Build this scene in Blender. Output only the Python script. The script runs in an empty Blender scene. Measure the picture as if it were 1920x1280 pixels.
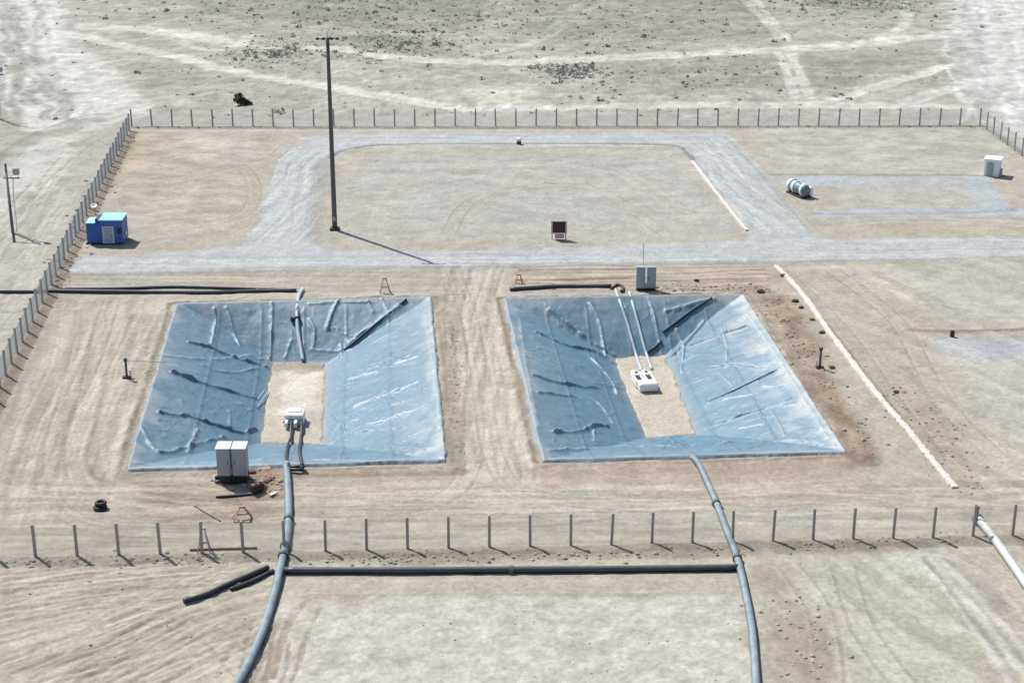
import bpy, math, random
import numpy as np
from mathutils import Vector, Matrix
random.seed(7)
SC = bpy.context.scene
COL = SC.collection
R = math.radians

# ---------------------------------------------------------------- camera, sky, sun, exposure
CAM_H, PITCH, FPX = 58.9, R(20.8), 3160.0
cd = bpy.data.cameras.new("camera"); cam = bpy.data.objects.new("camera", cd); COL.objects.link(cam)
cam.location = (0, 0, CAM_H); cam.rotation_euler = (R(90) - PITCH, 0, 0)
cd.sensor_width = 36.0; cd.lens = 36.0 * FPX / 1920.0; cd.clip_start = 1.0; cd.clip_end = 20000
SC.camera = cam
SUN_EL, SUN_DIR = R(52), Vector((-0.69, 0.72, 0)).normalized()
w = bpy.data.worlds.new("World"); SC.world = w; w.use_nodes = True
nt = w.node_tree; bg = nt.nodes["Background"]
sky = nt.nodes.new("ShaderNodeTexSky"); sky.sky_type = 'NISHITA'; sky.sun_disc = False
sky.sun_elevation = SUN_EL; sky.sun_rotation = math.atan2(SUN_DIR.x, SUN_DIR.y)
sky.dust_density = 1.5
nt.links.new(sky.outputs[0], bg.inputs[0]); bg.inputs[1].default_value = 0.1
sl = bpy.data.lights.new("sun", 'SUN'); sl.energy = 4.6; sl.angle = R(0.53); sl.color = (1.0, 0.97, 0.93)
so = bpy.data.objects.new("sun", sl); COL.objects.link(so)
sv = Vector((SUN_DIR.x * math.cos(SUN_EL), SUN_DIR.y * math.cos(SUN_EL), math.sin(SUN_EL)))
so.rotation_euler = sv.to_track_quat('Z', 'Y').to_euler(); so.location = (0, 150, 120)
SC.view_settings.view_transform = 'Standard'; SC.view_settings.look = 'None'
SC.view_settings.exposure = 0.21; SC.view_settings.gamma = 1.0

# ---------------------------------------------------------------- layout helpers
CT, ST = math.cos(PITCH), math.sin(PITCH)
def P(x, y, z=0.0):
    """the point of the plane at height z seen at photo pixel x, y"""
    u, v = (x - 960) / FPX, (y - 640) / FPX
    t = (CAM_H - z) / (ST + v * CT)
    return (u * t, (CT - v * ST) * t, z)
def P2(x, y, z=0.0): return P(x, y, z)[:2]
def HT(x, yb, yt):
    Y = P(x, yb)[1]
    return CAM_H - Y * math.tan(PITCH + math.atan((yt - 640) / FPX))
def SCL(y, z=0): return (y + 560) * 0.935 / (CAM_H - z)      # pixels per metre across, at a row
def s2l(c):
    c = np.asarray(c, float) / 255
    return np.where(c <= .04045, c / 12.92, ((c + .055) / 1.055) ** 2.4)
KA = 0.62
DES = .95
def A(r, g, b):
    c = s2l((r, g, b)) * KA; m = c.mean(); return (m + (c - m) * DES) * np.array((.985, .993, .98))

# ---------------------------------------------------------------- numpy fields
def vnoise(x, y, seed=0):
    xi = np.floor(x).astype(np.int64); yi = np.floor(y).astype(np.int64)
    fx = x - xi; fy = y - yi
    fx = fx * fx * (3 - 2 * fx); fy = fy * fy * (3 - 2 * fy)
    def h(a, b):
        n = (a * 374761393 + b * 668265263 + seed * 1442695041) & 0xffffffff
        n = ((n ^ (n >> 13)) * 1274126177) & 0xffffffff
        n = n ^ (n >> 16)
        return (n & 0xffff) / 65535.0
    a, b, c, d = h(xi, yi), h(xi + 1, yi), h(xi, yi + 1), h(xi + 1, yi + 1)
    return (a + (b - a) * fx) * (1 - fy) + (c + (d - c) * fx) * fy
def fbm(x, y, sc, octv=4, seed=0, ax=1.0, ay=1.0):
    """about -1..1; sc = size of the largest lump in metres"""
    o = np.zeros_like(x); a = 1.0; t = 0; f = 1.0 / sc
    for k in range(octv):
        ca, sa = math.cos(k * 1.1), math.sin(k * 1.1)
        if ax == ay: X, Y = x * ca - y * sa, x * sa + y * ca
        else: X, Y = x / ax, y / ay
        o += a * (vnoise(X * f + 17.3 * k, Y * f + 9.1 * k, seed + k) * 2 - 1); t += a; a *= .55; f *= 2.03
    return o / t * 1.5
def sstep(a, b, x):
    t = np.clip((x - a) / (b - a), 0, 1); return t * t * (3 - 2 * t)
def dseg(x, y, a, b):
    ax, ay = a; dx, dy = b[0] - ax, b[1] - ay
    t = np.clip(((x - ax) * dx + (y - ay) * dy) / (dx * dx + dy * dy + 1e-9), 0, 1)
    return np.hypot(x - ax - t * dx, y - ay - t * dy)
def dline(x, y, pts):
    d = np.full(x.shape, 1e9)
    for a, b in zip(pts[:-1], pts[1:]): d = np.minimum(d, dseg(x, y, a, b))
    return d
def sdist(x, y, poly):
    """signed distance to a polygon, positive inside"""
    d = dline(x, y, list(poly) + [poly[0]])
    ins = np.zeros(x.shape, bool); n = len(poly)
    for i in range(n):
        (x0, y0), (x1, y1) = poly[i], poly[(i + 1) % n]
        if y0 == y1: continue
        c = ((y0 > y) != (y1 > y)) & (x < (x1 - x0) * (y - y0) / (y1 - y0) + x0)
        ins ^= c
    return np.where(ins, d, -d)
def cdist(x, y, poly):
    """the same for a convex polygon, by its half-planes"""
    d = dline(x, y, list(poly) + [poly[0]]); ins = np.ones(x.shape, bool); n = len(poly)
    ar = sum(poly[i][0] * poly[(i + 1) % n][1] - poly[(i + 1) % n][0] * poly[i][1] for i in range(n))
    for i in range(n):
        (x0, y0), (x1, y1) = poly[i], poly[(i + 1) % n]
        ins &= ((x1 - x0) * (y - y0) - (y1 - y0) * (x - x0)) * (1 if ar > 0 else -1) > -1e-9
    return np.where(ins, d, -d)
def smooth_line(pts, n=8):
    if len(pts) < 3: return [tuple(p) for p in pts]
    out = []
    for i in range(len(pts) - 1):
        p0 = np.array(pts[max(i - 1, 0)]); p1 = np.array(pts[i]); p2 = np.array(pts[i + 1]); p3 = np.array(pts[min(i + 2, len(pts) - 1)])
        for k in range(n):
            t = k / n
            out.append(tuple(.5 * (2 * p1 + (p2 - p0) * t + (2 * p0 - 5 * p1 + 4 * p2 - p3) * t * t + (3 * p1 - p0 - 3 * p2 + p3) * t ** 3)))
    out.append(tuple(pts[-1])); return out

# ---------------------------------------------------------------- the two basins as a surface
DEP = 4.2
PITS = [dict(rim=[P2(333, 573), P2(806, 561), P2(834, 866), P2(240, 883)],
             floor=[P2(512, 680, -DEP), P2(608, 684, -DEP), P2(606, 833, -DEP), P2(490, 832, -DEP)]),
        dict(rim=[P2(947, 563), P2(1393, 556), P2(1583, 850), P2(1020, 866)],
             floor=[P2(1152, 672, -DEP), P2(1246, 668, -DEP), P2(1305, 815, -DEP), P2(1213, 821, -DEP)])]
def pit_z(x, y, pit, rimh=.28):
    x = np.asarray(x, float); y = np.asarray(y, float)
    dr = cdist(x, y, pit['rim']); ri = np.ones(x.shape)
    for i in range(4):          # four sloping faces that meet in straight hips
        def sl_(poly):
            (x0, y0), (x1, y1) = poly[i], poly[(i + 1) % 4]; L_ = math.hypot(x1 - x0, y1 - y0)
            return -((x1 - x0) * (y - y0) - (y1 - y0) * (x - x0)) / L_
        a_, b_ = np.maximum(sl_(pit['rim']), 0), np.maximum(-sl_(pit['floor']), 0)
        ri = np.minimum(ri, a_ / (a_ + b_ + 1e-6))
    ri = np.where(dr > 0, ri, 0)
    return np.where(dr > 0, rimh * np.exp(-np.maximum(dr, 0)) - DEP * ri ** 1.15, rimh), dr, ri
def S(px, py, dz=0.0):
    """the point of the basin surface (or the ground) seen at a photo pixel"""
    z = 0.0
    for it in range(40):
        x, y = P2(px, py, z); zz = 0.0
        for p in PITS:
            v, dr, ri = pit_z(np.array([x]), np.array([y]), p)
            if dr[0] > 0: zz = float(v[0])
        z += (zz - z) * .35
    x, y = P2(px, py, z)
    return (x, y, z + dz)

# ---------------------------------------------------------------- mesh helpers
class MB:
    def __init__(s): s.v = []; s.f = []
    def add(s, vs, fs):
        n = len(s.v); s.v += [tuple(v) for v in vs]; s.f += [tuple(i + n for i in f) for f in fs]
    def box(s, c, size, rz=0.0, m=None, bev=0.0):
        hx, hy, hz = size[0] / 2, size[1] / 2, size[2] / 2
        b = min(bev, hx * .8, hy * .8, hz * .8)
        if b > 0:      # chamfered box
            vs = []; idx = {}
            for sx in (-1, 1):
                for sy in (-1, 1):
                    for sz in (-1, 1):
                        for ax in range(3):
                            p = [sx * hx, sy * hy, sz * hz]
                            for k in range(3):
                                if k != ax: p[k] -= (sx, sy, sz)[k] * b
                            idx[(sx, sy, sz, ax)] = len(vs); vs.append(p)
            fs = []
            for ax in range(3):
                o1, o2 = [k for k in range(3) if k != ax]
                for sgn in (-1, 1):
                    q = []
                    for (a, c2) in ((-1, -1), (1, -1), (1, 1), (-1, 1)):
                        t = [0, 0, 0]; t[ax] = sgn; t[o1] = a; t[o2] = c2; q.append(idx[(*t, ax)])
                    fs.append(q)
                for a in (-1, 1):       # edge chamfers
                    for c2 in (-1, 1):
                        t0 = [0, 0, 0]; t1 = [0, 0, 0]
                        t0[ax] = -1; t1[ax] = 1; t0[o1] = t1[o1] = a; t0[o2] = t1[o2] = c2
                        fs.append([idx[(*t0, o1)], idx[(*t1, o1)], idx[(*t1, o2)], idx[(*t0, o2)]])
            for sx in (-1, 1):
                for sy in (-1, 1):
                    for sz in (-1, 1): fs.append([idx[(sx, sy, sz, 0)], idx[(sx, sy, sz, 1)], idx[(sx, sy, sz, 2)]])
        else:
            vs = [[sx * hx, sy * hy, sz * hz] for sx in (-1, 1) for sy in (-1, 1) for sz in (-1, 1)]
            fs = [(0, 1, 3, 2), (4, 6, 7, 5), (0, 4, 5, 1), (2, 3, 7, 6), (0, 2, 6, 4), (1, 5, 7, 3)]
        M = Matrix.Translation(c) @ Matrix.Rotation(rz, 4, 'Z')
        if m is not None: M = M @ m
        s.add([M @ Vector(v) for v in vs], fs)
    def tube(s, pts, r, n=10, cap=True, r2=None):
        pts = [Vector(p) for p in pts]; N = len(pts); base = len(s.v); up = None
        for i, p in enumerate(pts):
            d = (pts[min(i + 1, N - 1)] - pts[max(i - 1, 0)]).normalized()
            if up is None:
                up = Vector((0, 0, 1)) if abs(d.z) < .9 else Vector((1, 0, 0))
            a = d.cross(up).normalized(); b = a.cross(d).normalized(); up = b
            rr = r if r2 is None else r + (r2 - r) * i / max(N - 1, 1)
            for k in range(n):
                t = 2 * math.pi * k / n; s.v.append(tuple(p + (a * math.cos(t) + b * math.sin(t)) * rr))
        for i in range(N - 1):
            for k in range(n):
                k2 = (k + 1) % n; s.f.append((base + i * n + k, base + i * n + k2, base + (i + 1) * n + k2, base + (i + 1) * n + k))
        if cap:
            s.f.append(tuple(base + k for k in reversed(range(n)))); s.f.append(tuple(base + (N - 1) * n + k for k in range(n)))
    def lathe(s, prof, n=16, M=None):
        base = len(s.v); N = len(prof); M = M or Matrix()
        for (r, z) in prof:
            for k in range(n):
                t = 2 * math.pi * k / n; s.v.append(tuple(M @ Vector((r * math.cos(t), r * math.sin(t), z))))
        for i in range(N - 1):
            for k in range(n):
                k2 = (k + 1) % n; s.f.append((base + i * n + k, base + i * n + k2, base + (i + 1) * n + k2, base + (i + 1) * n + k))
        s.f.append(tuple(base + k for k in reversed(range(n)))); s.f.append(tuple(base + (N - 1) * n + k for k in range(n)))
    def build(s, name, m, parent=None, loc=None, smooth=False):
        me = bpy.data.meshes.new(name); me.from_pydata(s.v, [], s.f); me.update()
        if smooth: me.shade_smooth()
        me.materials.append(m); o = bpy.data.objects.new(name, me); COL.objects.link(o)
        if parent: o.parent = parent
        if loc: o.location = loc
        return o
def tag(o, label=None, cat=None, group=None, kind=None):
    if label: o['label'] = label
    if cat: o['category'] = cat
    if group: o['group'] = group
    if kind: o['kind'] = kind
    return o
def thing(name, label, cat, loc, rz=0.0, group=None):
    o = bpy.data.objects.new(name, None); COL.objects.link(o); o.location = loc; o.rotation_euler = (0, 0, rz)
    o.empty_display_size = .3
    return tag(o, label, cat, group)
def grid_object(name, X, Y, Z, m, color=None, keep=None):
    """a mesh from 2-D arrays of coordinates"""
    h, wd = X.shape; n = h * wd
    me = bpy.data.meshes.new(name)
    co = np.stack([X, Y, Z], -1).reshape(-1, 3).astype(np.float32)
    i = np.arange(n).reshape(h, wd)
    q = np.stack([i[:-1, :-1], i[:-1, 1:], i[1:, 1:], i[1:, :-1]], -1)
    if keep is not None: q = q[keep]
    q = q.reshape(-1, 4).astype(np.int32)
    me.vertices.add(n); me.vertices.foreach_set("co", co.ravel())
    me.loops.add(q.size); me.loops.foreach_set("vertex_index", q.ravel())
    me.polygons.add(len(q)); me.polygons.foreach_set("loop_start", np.arange(0, q.size, 4, dtype=np.int32))
    me.polygons.foreach_set("loop_total", np.full(len(q), 4, np.int32))
    me.update(calc_edges=True); me.shade_smooth()
    if color is not None:
        ca = me.color_attributes.new("soil", 'FLOAT_COLOR', 'POINT')
        c4 = np.ones((n, 4), np.float32); c4[:, :3] = np.clip(color.reshape(-1, 3), 0, 1)
        ca.data.foreach_set("color", c4.ravel())
    me.materials.append(m); o = bpy.data.objects.new(name, me); COL.objects.link(o); return o

# ---------------------------------------------------------------- materials
def newmat(name):
    m = bpy.data.materials.new(name); m.use_nodes = True; n = m.node_tree.nodes; b = n["Principled BSDF"]; return m, m.node_tree, b
def noise_node(t, scale, detail=6, rough=.6, vec=None, stretch=None):
    n = t.nodes.new("ShaderNodeTexNoise"); n.inputs["Scale"].default_value = scale; n.inputs["Detail"].default_value = detail
    n.inputs["Roughness"].default_value = rough
    g = t.nodes.new("ShaderNodeNewGeometry"); src = g.outputs["Position"]
    if stretch:
        mp = t.nodes.new("ShaderNodeMapping"); mp.inputs["Scale"].default_value = stretch; t.links.new(src, mp.inputs[0]); src = mp.outputs[0]
    t.links.new(src, n.inputs["Vector"]); return n
def ramp(t, src, lo, hi, a, b):
    r = t.nodes.new("ShaderNodeMapRange"); r.inputs[1].default_value = lo; r.inputs[2].default_value = hi
    r.inputs[3].default_value = a; r.inputs[4].default_value = b; t.links.new(src, r.inputs[0]); return r.outputs[0]
def vmul(t, col, fac):
    n = t.nodes.new("ShaderNodeVectorMath"); n.operation = 'SCALE'; t.links.new(col, n.inputs[0]); t.links.new(fac, n.inputs["Scale"]); return n.outputs[0]
def mth(t, op, a, b):
    n = t.nodes.new("ShaderNodeMath"); n.operation = op
    for i, v in enumerate((a, b)):
        if hasattr(v, 'links'): t.links.new(v, n.inputs[i])
        else: n.inputs[i].default_value = v
    return n.outputs[0]
def soil_mat(name, fine=.3, bump=.5, rough=.95, spec=.15):
    m, t, b = newmat(name)
    at = t.nodes.new("ShaderNodeAttribute"); at.attribute_name = "soil"
    n1 = noise_node(t, 2.6, 8, .7); n2 = noise_node(t, .35, 6, .6)
    f = mth(t, 'MULTIPLY', ramp(t, n1.outputs[0], .3, .7, 1 - fine, 1 + fine), ramp(t, n2.outputs[0], .3, .7, 1 - fine * .45, 1 + fine * .45))
    n3 = noise_node(t, 4.5, 3, .55); n4 = noise_node(t, .12, 3, .5)     # little stones and footmarks, in drifts
    sp_ = mth(t, 'MULTIPLY', ramp(t, n3.outputs[0], .60, .72, 0, 1), ramp(t, n4.outputs[0], .42, .6, .15, 1))
    f = mth(t, 'MULTIPLY', f, ramp(t, sp_, 0, 1, 1, .74))
    n5 = noise_node(t, 3.4, 2, .5); f = mth(t, 'MULTIPLY', f, ramp(t, n5.outputs[0], .66, .76, 1, 1.18))
    t.links.new(vmul(t, at.outputs[0], f), b.inputs["Base Color"])
    bp = t.nodes.new("ShaderNodeBump"); bp.inputs["Strength"].default_value = bump; bp.inputs["Distance"].default_value = .12
    t.links.new(n1.outputs[0], bp.inputs["Height"]); t.links.new(bp.outputs[0], b.inputs["Normal"])
    b.inputs["Roughness"].default_value = rough; b.inputs["Specular IOR Level"].default_value = spec
    return m
def mat(name, c, rough=.6, metal=0.0, dust_sheen=0.0, var=.12, dust_sheen_col=(.42, .39, .34), scale=3.0, spec=.5):
    """a paint or plastic with grime patches; dust paints up-facing sides pale, for dusty and sunlit tops"""
    m, t, b = newmat(name)
    n1 = noise_node(t, scale, 6, .65)
    rgb = t.nodes.new("ShaderNodeRGB"); rgb.outputs[0].default_value = (*c, 1)
    col = vmul(t, rgb.outputs[0], ramp(t, n1.outputs[0], .3, .7, 1 - var, 1 + var))
    if dust_sheen > 0:
        g = t.nodes.new("ShaderNodeNewGeometry"); sp = t.nodes.new("ShaderNodeSeparateXYZ"); t.links.new(g.outputs["Normal"], sp.inputs[0])
        up = ramp(t, sp.outputs[2], -.1, .75, 0, 1)
        n2 = noise_node(t, 1.1, 5, .6)
        fac = mth(t, 'MULTIPLY', mth(t, 'MULTIPLY', up, ramp(t, n2.outputs[0], .3, .65, .55, 1)), dust_sheen)
        mx = t.nodes.new("ShaderNodeMix"); mx.data_type = 'RGBA'
        t.links.new(fac, mx.inputs[0]); t.links.new(col, mx.inputs[6]); mx.inputs[7].default_value = (*dust_sheen_col, 1)  # pale tint for dusty tops, also painting in their sunlit side
        col = mx.outputs[2]
    t.links.new(col, b.inputs["Base Color"]); b.inputs["Roughness"].default_value = rough
    b.inputs["Metallic"].default_value = metal; b.inputs["Specular IOR Level"].default_value = spec
    return m
M = dict(
    pipe=mat("dusty_lit_pipe", (.05, .062, .075), .38, dust_sheen=.85, dust_sheen_col=(.33, .41, .45)),
    bpipe=mat("black_pipe", (.025, .03, .038), .4, dust_sheen=.3, dust_sheen_col=(.25, .28, .3)),
    pale=mat("pale_hose", (.3, .35, .38), .45, dust_sheen=.8, dust_sheen_col=(.52, .6, .64)),
    hose=mat("black_rubber", (.012, .016, .022), .5, dust_sheen=.08),
    collar=mat("collar", (.03, .035, .04), .5, dust_sheen=.25),
    post=mat("concrete_post", (.36, .33, .31), .85),
    wire=mat("galvanised_wire", (.62, .64, .63), .6, metal=.0),
    wire_dull=mat("weathered_wire", (.36, .36, .34), .7),
    mast=mat("mast_steel", (.095, .1, .1), .6),
    wood=mat("pole_wood", (.13, .125, .115), .85),
    white=mat("white_paint", (.78, .8, .8), .45, var=.05),
    grey=mat("grey_paint", (.35, .375, .4), .5, var=.06),
    topw=mat("white_sheet_steel", (.75, .75, .72), .5, var=.05),
    blue=mat("blue_paint", (.03, .11, .4), .5, var=.12),
    dblue=mat("deep_blue_paint", (.02, .06, .2), .5, var=.12),
    lblue=mat("light_blue_roof", (.36, .66, .8), .5, var=.06),
    door=mat("grey_door", (.3, .38, .46), .5, var=.08),
    frame=mat("pale_frame", (.46, .56, .72), .5),
    dark=mat("dark_steel", (.02, .022, .025), .6),
    maroon=mat("dark_red_paint", (.045, .008, .01), .6),
    red=mat("red_paint", (.45, .22, .19), .6),
    pink=mat("faded_pink_paint", (.55, .43, .42), .7),
    rust=mat("rusty_steel", (.14, .06, .045), .85, var=.3),
    conc=mat("white_concrete", (.58, .55, .5), .9, var=.12, scale=1.5),
    tan=mat("plywood", (.34, .25, .15), .85, var=.25),
    green=mat("green_tank", (.17, .24, .25), .5),
    gpost=mat("green_post", (.07, .1, .09), .7),
    rock=mat("dark_rock", (.075, .062, .05), .9, var=.3),
    leaf=mat("scrub_leaf", (.38, .38, .32), .9, var=.35, scale=.6, spec=.1),
    leafd=mat("bush_leaf", (.05, .075, .035), .9, var=.35, scale=1.5, spec=.1),
    clod=mat("soil_clod", (.37, .335, .29), .95, var=.25, spec=.1),
    tyre=mat("tyre_rubber", (.013, .013, .014), .7),
)

# ---------------------------------------------------------------- the ground sheet
def axis(parts):
    out = [parts[0][0]]
    for a, b, st in parts:
        n = max(int(round((b - a) / st)), 1); out += list(np.linspace(a, b, n + 1)[1:])
    return np.array(out)
def grow(a, b, st, k=1.35):
    o = []; x = a
    sgn = 1 if b > a else -1
    while (b - x) * sgn > 0: x += sgn * st; st *= k; o.append(x)
    return o
xs = axis([(-125, -75, .6), (-75, -45, .34), (-45, 45, .15), (45, 75, .34), (75, 125, .6)])
xs = np.array(sorted(grow(-125, -6000, 2)) + list(xs) + grow(125, 6000, 2))
ys = axis([(84, 176, .15), (176, 245, .27), (245, 380, .6)])
ys = np.array(sorted(grow(84, -2500, 1.5)) + list(ys) + grow(380, 9000, 3))
GX, GY = np.meshgrid(xs, ys)
X, Y = GX, GY
C = np.zeros(X.shape + (3,)); Z = np.zeros(X.shape)
def W(pts): return [P2(*p) for p in pts]
def bb(pts, pad):
    a = np.array(pts); i0, i1 = np.searchsorted(ys, [a[:, 1].min() - pad, a[:, 1].max() + pad]); j0, j1 = np.searchsorted(xs, [a[:, 0].min() - pad, a[:, 0].max() + pad])
    return slice(i0, i1), slice(j0, j1)
edge = fbm(X, Y, 3.0, 4, 11); lump = fbm(X, Y, 9.0, 5, 21); fin = fbm(X, Y, .9, 3, 31)
def mixc(sl, k, c):
    k = np.clip(k, 0, 1)[..., None]; C[sl] = C[sl] * (1 - k) + np.asarray(c) * k
def poly(pts, c, soft=1.0, jag=.8, amt=1.0, z=None, px=True, mott=0.0):
    pw = W(pts) if px else pts; sl = bb(pw, soft + jag * 2 + 1)
    d = sdist(X[sl], Y[sl], pw) + edge[sl] * jag
    k = sstep(-soft, soft, d) * amt
    if mott: k = k * np.clip(1 + mott * lump[sl] * 1.5, 0, 1)
    mixc(sl, k, c)
    if z is not None: Z[sl] += z * k
    return sl, k
def line(pts, wd, c=None, soft=None, jag=.1, amt=1.0, z=0.0, wob=0.0, px=True, brk=0.0, smooth=True):
    pw = W(pts) if px else pts
    if smooth: pw = smooth_line(pw, 6)
    soft = soft if soft is not None else wd * .6; sl = bb(pw, wd + soft + 1.5 + wob)
    xx, yy = X[sl], Y[sl]
    if wob: xx = xx + wob * fbm(xx, yy, 7, 2, 77); yy = yy + wob * fbm(xx, yy, 7, 2, 78)
    d = dline(xx, yy, pw) + edge[sl] * jag
    k = sstep(wd / 2 + soft, wd / 2 - soft * .3, d) * amt
    if brk: k = k * np.clip(1 + brk * (lump[sl] + .6 * fin[sl]), 0, 1)
    if c is not None: mixc(sl, k, c)
    if z: Z[sl] += z * k
def tracks(p0, p1, n, spread, cols, wd=.3, amt=.5, seed=0, z=-.03, wob=.35):
    """bundles of wheel tracks from one pixel point to another"""
    rnd = random.Random(seed); a = np.array(P2(*p0)); b = np.array(P2(*p1)); d = b - a; L = np.hypot(*d); nrm = np.array((-d[1], d[0])) / L
    for i in range(n):
        o = rnd.uniform(-.5, .5) * spread; tw = rnd.uniform(-.1, .1) * spread
        t0, t1 = sorted((rnd.random(), rnd.random()))
        if t1 - t0 < .3: t0, t1 = max(0, t0 - .3), min(1, t1 + .3)
        for g in (0, 1.7):
            pts = [tuple(a + d * (t0 + (t1 - t0) * s) + nrm * (o + g + tw * s + .25 * math.sin(3 * s + i))) for s in (0, .25, .5, .75, 1)]
            line(pts, wd * rnd.uniform(.6, 1.3), cols[i % len(cols)], jag=.08, soft=.09, amt=min(1, amt * rnd.uniform(.9, 1.7)), z=z * 1.4, wob=wob, px=False, brk=.55)

sand, dsand, lsand = A(199, 190, 174), A(180, 165, 148), A(213, 206, 191)
grav, ggrey = A(202, 206, 206), A(186, 188, 184)
desert, white, scrub = A(196, 191, 180), A(230, 225, 216), A(181, 176, 163)
far = sstep(0, 1, np.zeros(1))
C[:] = desert
# outside land: pale chalky soil with darker scrubby sweeps
k = np.clip(.5 + .9 * fbm(X, Y, 40, 5, 5, 2.2, 1.0), 0, 1); mixc(np.s_[:, :], k * .6, scrub)
k = np.clip(fbm(X, Y, 14, 5, 6, 1.6, 1.0) * 1.5 - .35, 0, 1); mixc(np.s_[:, :], k * .25, white)
OUT = sdist(X, Y, [P2(247, 236), P2(1837, 234), P2(2100, 390), P2(2400, 1010), P2(-120, 1048), P2(-20, 765)])
Z += np.where(OUT < 0, 1, 0) * sstep(0, 8, -OUT) * (.22 * fbm(X, Y, 9, 4, 8) + .16 * fbm(X, Y, 2.2, 4, 9)) * sstep(170, 230, Y)
# compound interior
sl, k = poly([(247, 238), (1837, 236), (2100, 390), (2400, 1010), (1460, 1022), (-60, 1050), (-40, 775)], sand, .6, .3)
mixc(np.s_[:, :], sstep(0, 2, OUT) * np.clip(fbm(X, Y, 12, 5, 51, 1.6, 1) * .9, 0, 1) * .5, lsand)
mixc(np.s_[:, :], sstep(0, 2, OUT) * np.clip(-fbm(X, Y, 6, 5, 52, 1.6, 1) * .9 - .1, 0, 1) * .45, dsand)
# foreground outside the front fence
poly([(-700, 1048), (1460, 1021), (2700, 1000), (2700, 2400), (-700, 2400)], A(203, 196, 179), .5, .4)
poly([(500, 1140), (640, 1128), (900, 1120), (1290, 1118), (1395, 1128), (1440, 1500), (430, 1500)], A(217, 212, 201), .9, 1.1, .95, mott=.25)
poly([(1440, 1040), (1700, 1035), (1800, 1150), (1900, 1500), (1470, 1500)], A(205, 202, 186), 1.0, .8, .7)
poly([(1620, 1040), (1720, 1038), (1740, 1070), (1660, 1095)], A(214, 214, 200), .5, .6, .7)
poly([(1760, 1020), (2000, 1000), (2300, 1500), (1950, 1500)], A(190, 178, 162), .8, .7, .55)
poly([(0, 1060), (480, 1050), (505, 1110), (430, 1330), (-300, 1330)], A(199, 189, 170), .8, .7, .55)
tracks((505, 1075), (60, 1280), 16, 12, [A(184, 171, 150), A(214, 205, 186)], .3, .6, 3, -.05)
tracks((490, 1060), (-200, 1130), 12, 5, [A(184, 171, 150), A(212, 204, 186)], .3, .55, 4, -.04)
tracks((520, 1120), (460, 1290), 5, 3, [A(180, 165, 146)], .3, .6, 5, -.05)
for a in range(3): line([(1720 + a * 18, 1040), (1810 + a * 26, 1150), (1900 + a * 40, 1290)], .45, A(222, 220, 212), amt=.7, z=.05, brk=.5)
line([(1735, 1045), (1800, 1130), (1880, 1230)], .3, A(170, 164, 148), amt=.55, z=-.1, brk=.6)
line([(1450, 1070), (1475, 1150), (1500, 1280)], 2.2, A(178, 162, 142), amt=.55, brk=1.3, jag=.5)
line([(1520, 1180), (1540, 1280)], 1.2, A(160, 143, 122), amt=.5, brk=1.5, jag=.5)
poly([(1440, 1190), (1560, 1150), (1580, 1300), (1440, 1300)], A(186, 172, 152), .9, 1.5, .5, mott=.8)
# strip in front of the front fence and along it
line([(-40, 1050), (700, 1037), (1460, 1021), (1960, 1008)], 1.3, A(182, 169, 150), amt=.6, z=.16, jag=.5, brk=.5, smooth=False)
line([(560, 1046), (900, 1044), (1380, 1032)], 1.1, A(170, 157, 134), amt=.75, z=.16, jag=.5, brk=.7, smooth=False)
line([(1460, 1026), (1700, 1020), (1850, 1004)], 1.0, A(172, 159, 137), amt=.6, z=.1, jag=.4, brk=.7, smooth=False)
line([(560, 1088), (1380, 1085)], 2.0, A(202, 190, 172), amt=.7, jag=.5)
line([(560, 1112), (1380, 1108)], .9, A(187, 175, 158), amt=.6, jag=.4)
# desert outside, behind the back fence
for pts, wd, amt in (([(20, -60), (50, 60), (75, 120), (70, 240)], 3.5, .8), ([(60, 20), (90, 150), (105, 235)], 2.2, .8), ([(45, 60), (160, 130), (235, 210)], 7, .75),
                     ([(40, 30), (130, 62), (300, 100), (480, 141), (620, 162), (740, 184), (880, 206)], 3.2, .9),
                     ([(160, 48), (330, 62), (500, 92), (640, 90), (760, 110), (960, 115), (1200, 106), (1500, 90), (1800, 62), (1930, 40)], 4.5, .8),
                     ([(1375, -20), (1465, 72)], 1.6, .9), ([(1462, 100), (1492, 182)], 1.5, .8), ([(1480, 96), (1518, 182)], 1.5, .8), ([(1400, -20), (1478, 78)], 1.2, .7),
                     ([(900, 205), (1300, 196), (1800, 200)], 3.5, .7), ([(1560, 186), (1720, 140), (1850, 100)], 2.5, .8), ([(1700, 190), (1850, 140)], 3, .8),
                     ([(1680, -10), (1700, 20), (1690, 50), (1640, 75)], 2, .7), ([(1790, -20), (1850, 60), (1870, 130)], 3, .8), ([(480, 60), (410, 95), (330, 75)], 2, .4),
                     ([(1010, 70), (1040, 60), (1130, 0)], 1.5, .5), ([(900, 100), (1010, 75), (1080, 10)], 2, .45), ([(350, 195), (300, 185), (170, 240)], 3, .5)):
    line(pts, wd, white, soft=wd * .3, jag=.35, amt=min(1, amt * 1.15), z=-.15, brk=.15)
poly([(1740, -200), (2600, -200), (2600, 330), (1925, 290), (1850, 205), (1800, 110), (1790, 40)], A(229, 226, 219), 5, 4, .8)
poly([(-500, -150), (90, -150), (140, 60), (225, 200), (150, 235), (90, 140), (20, 90), (-500, 130)], A(222, 219, 212), 4, 3, .65)
poly([(870, 168), (1000, 166), (990, 195), (900, 197)], A(226, 220, 205), 1.5, 1.8, .8)
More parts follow.
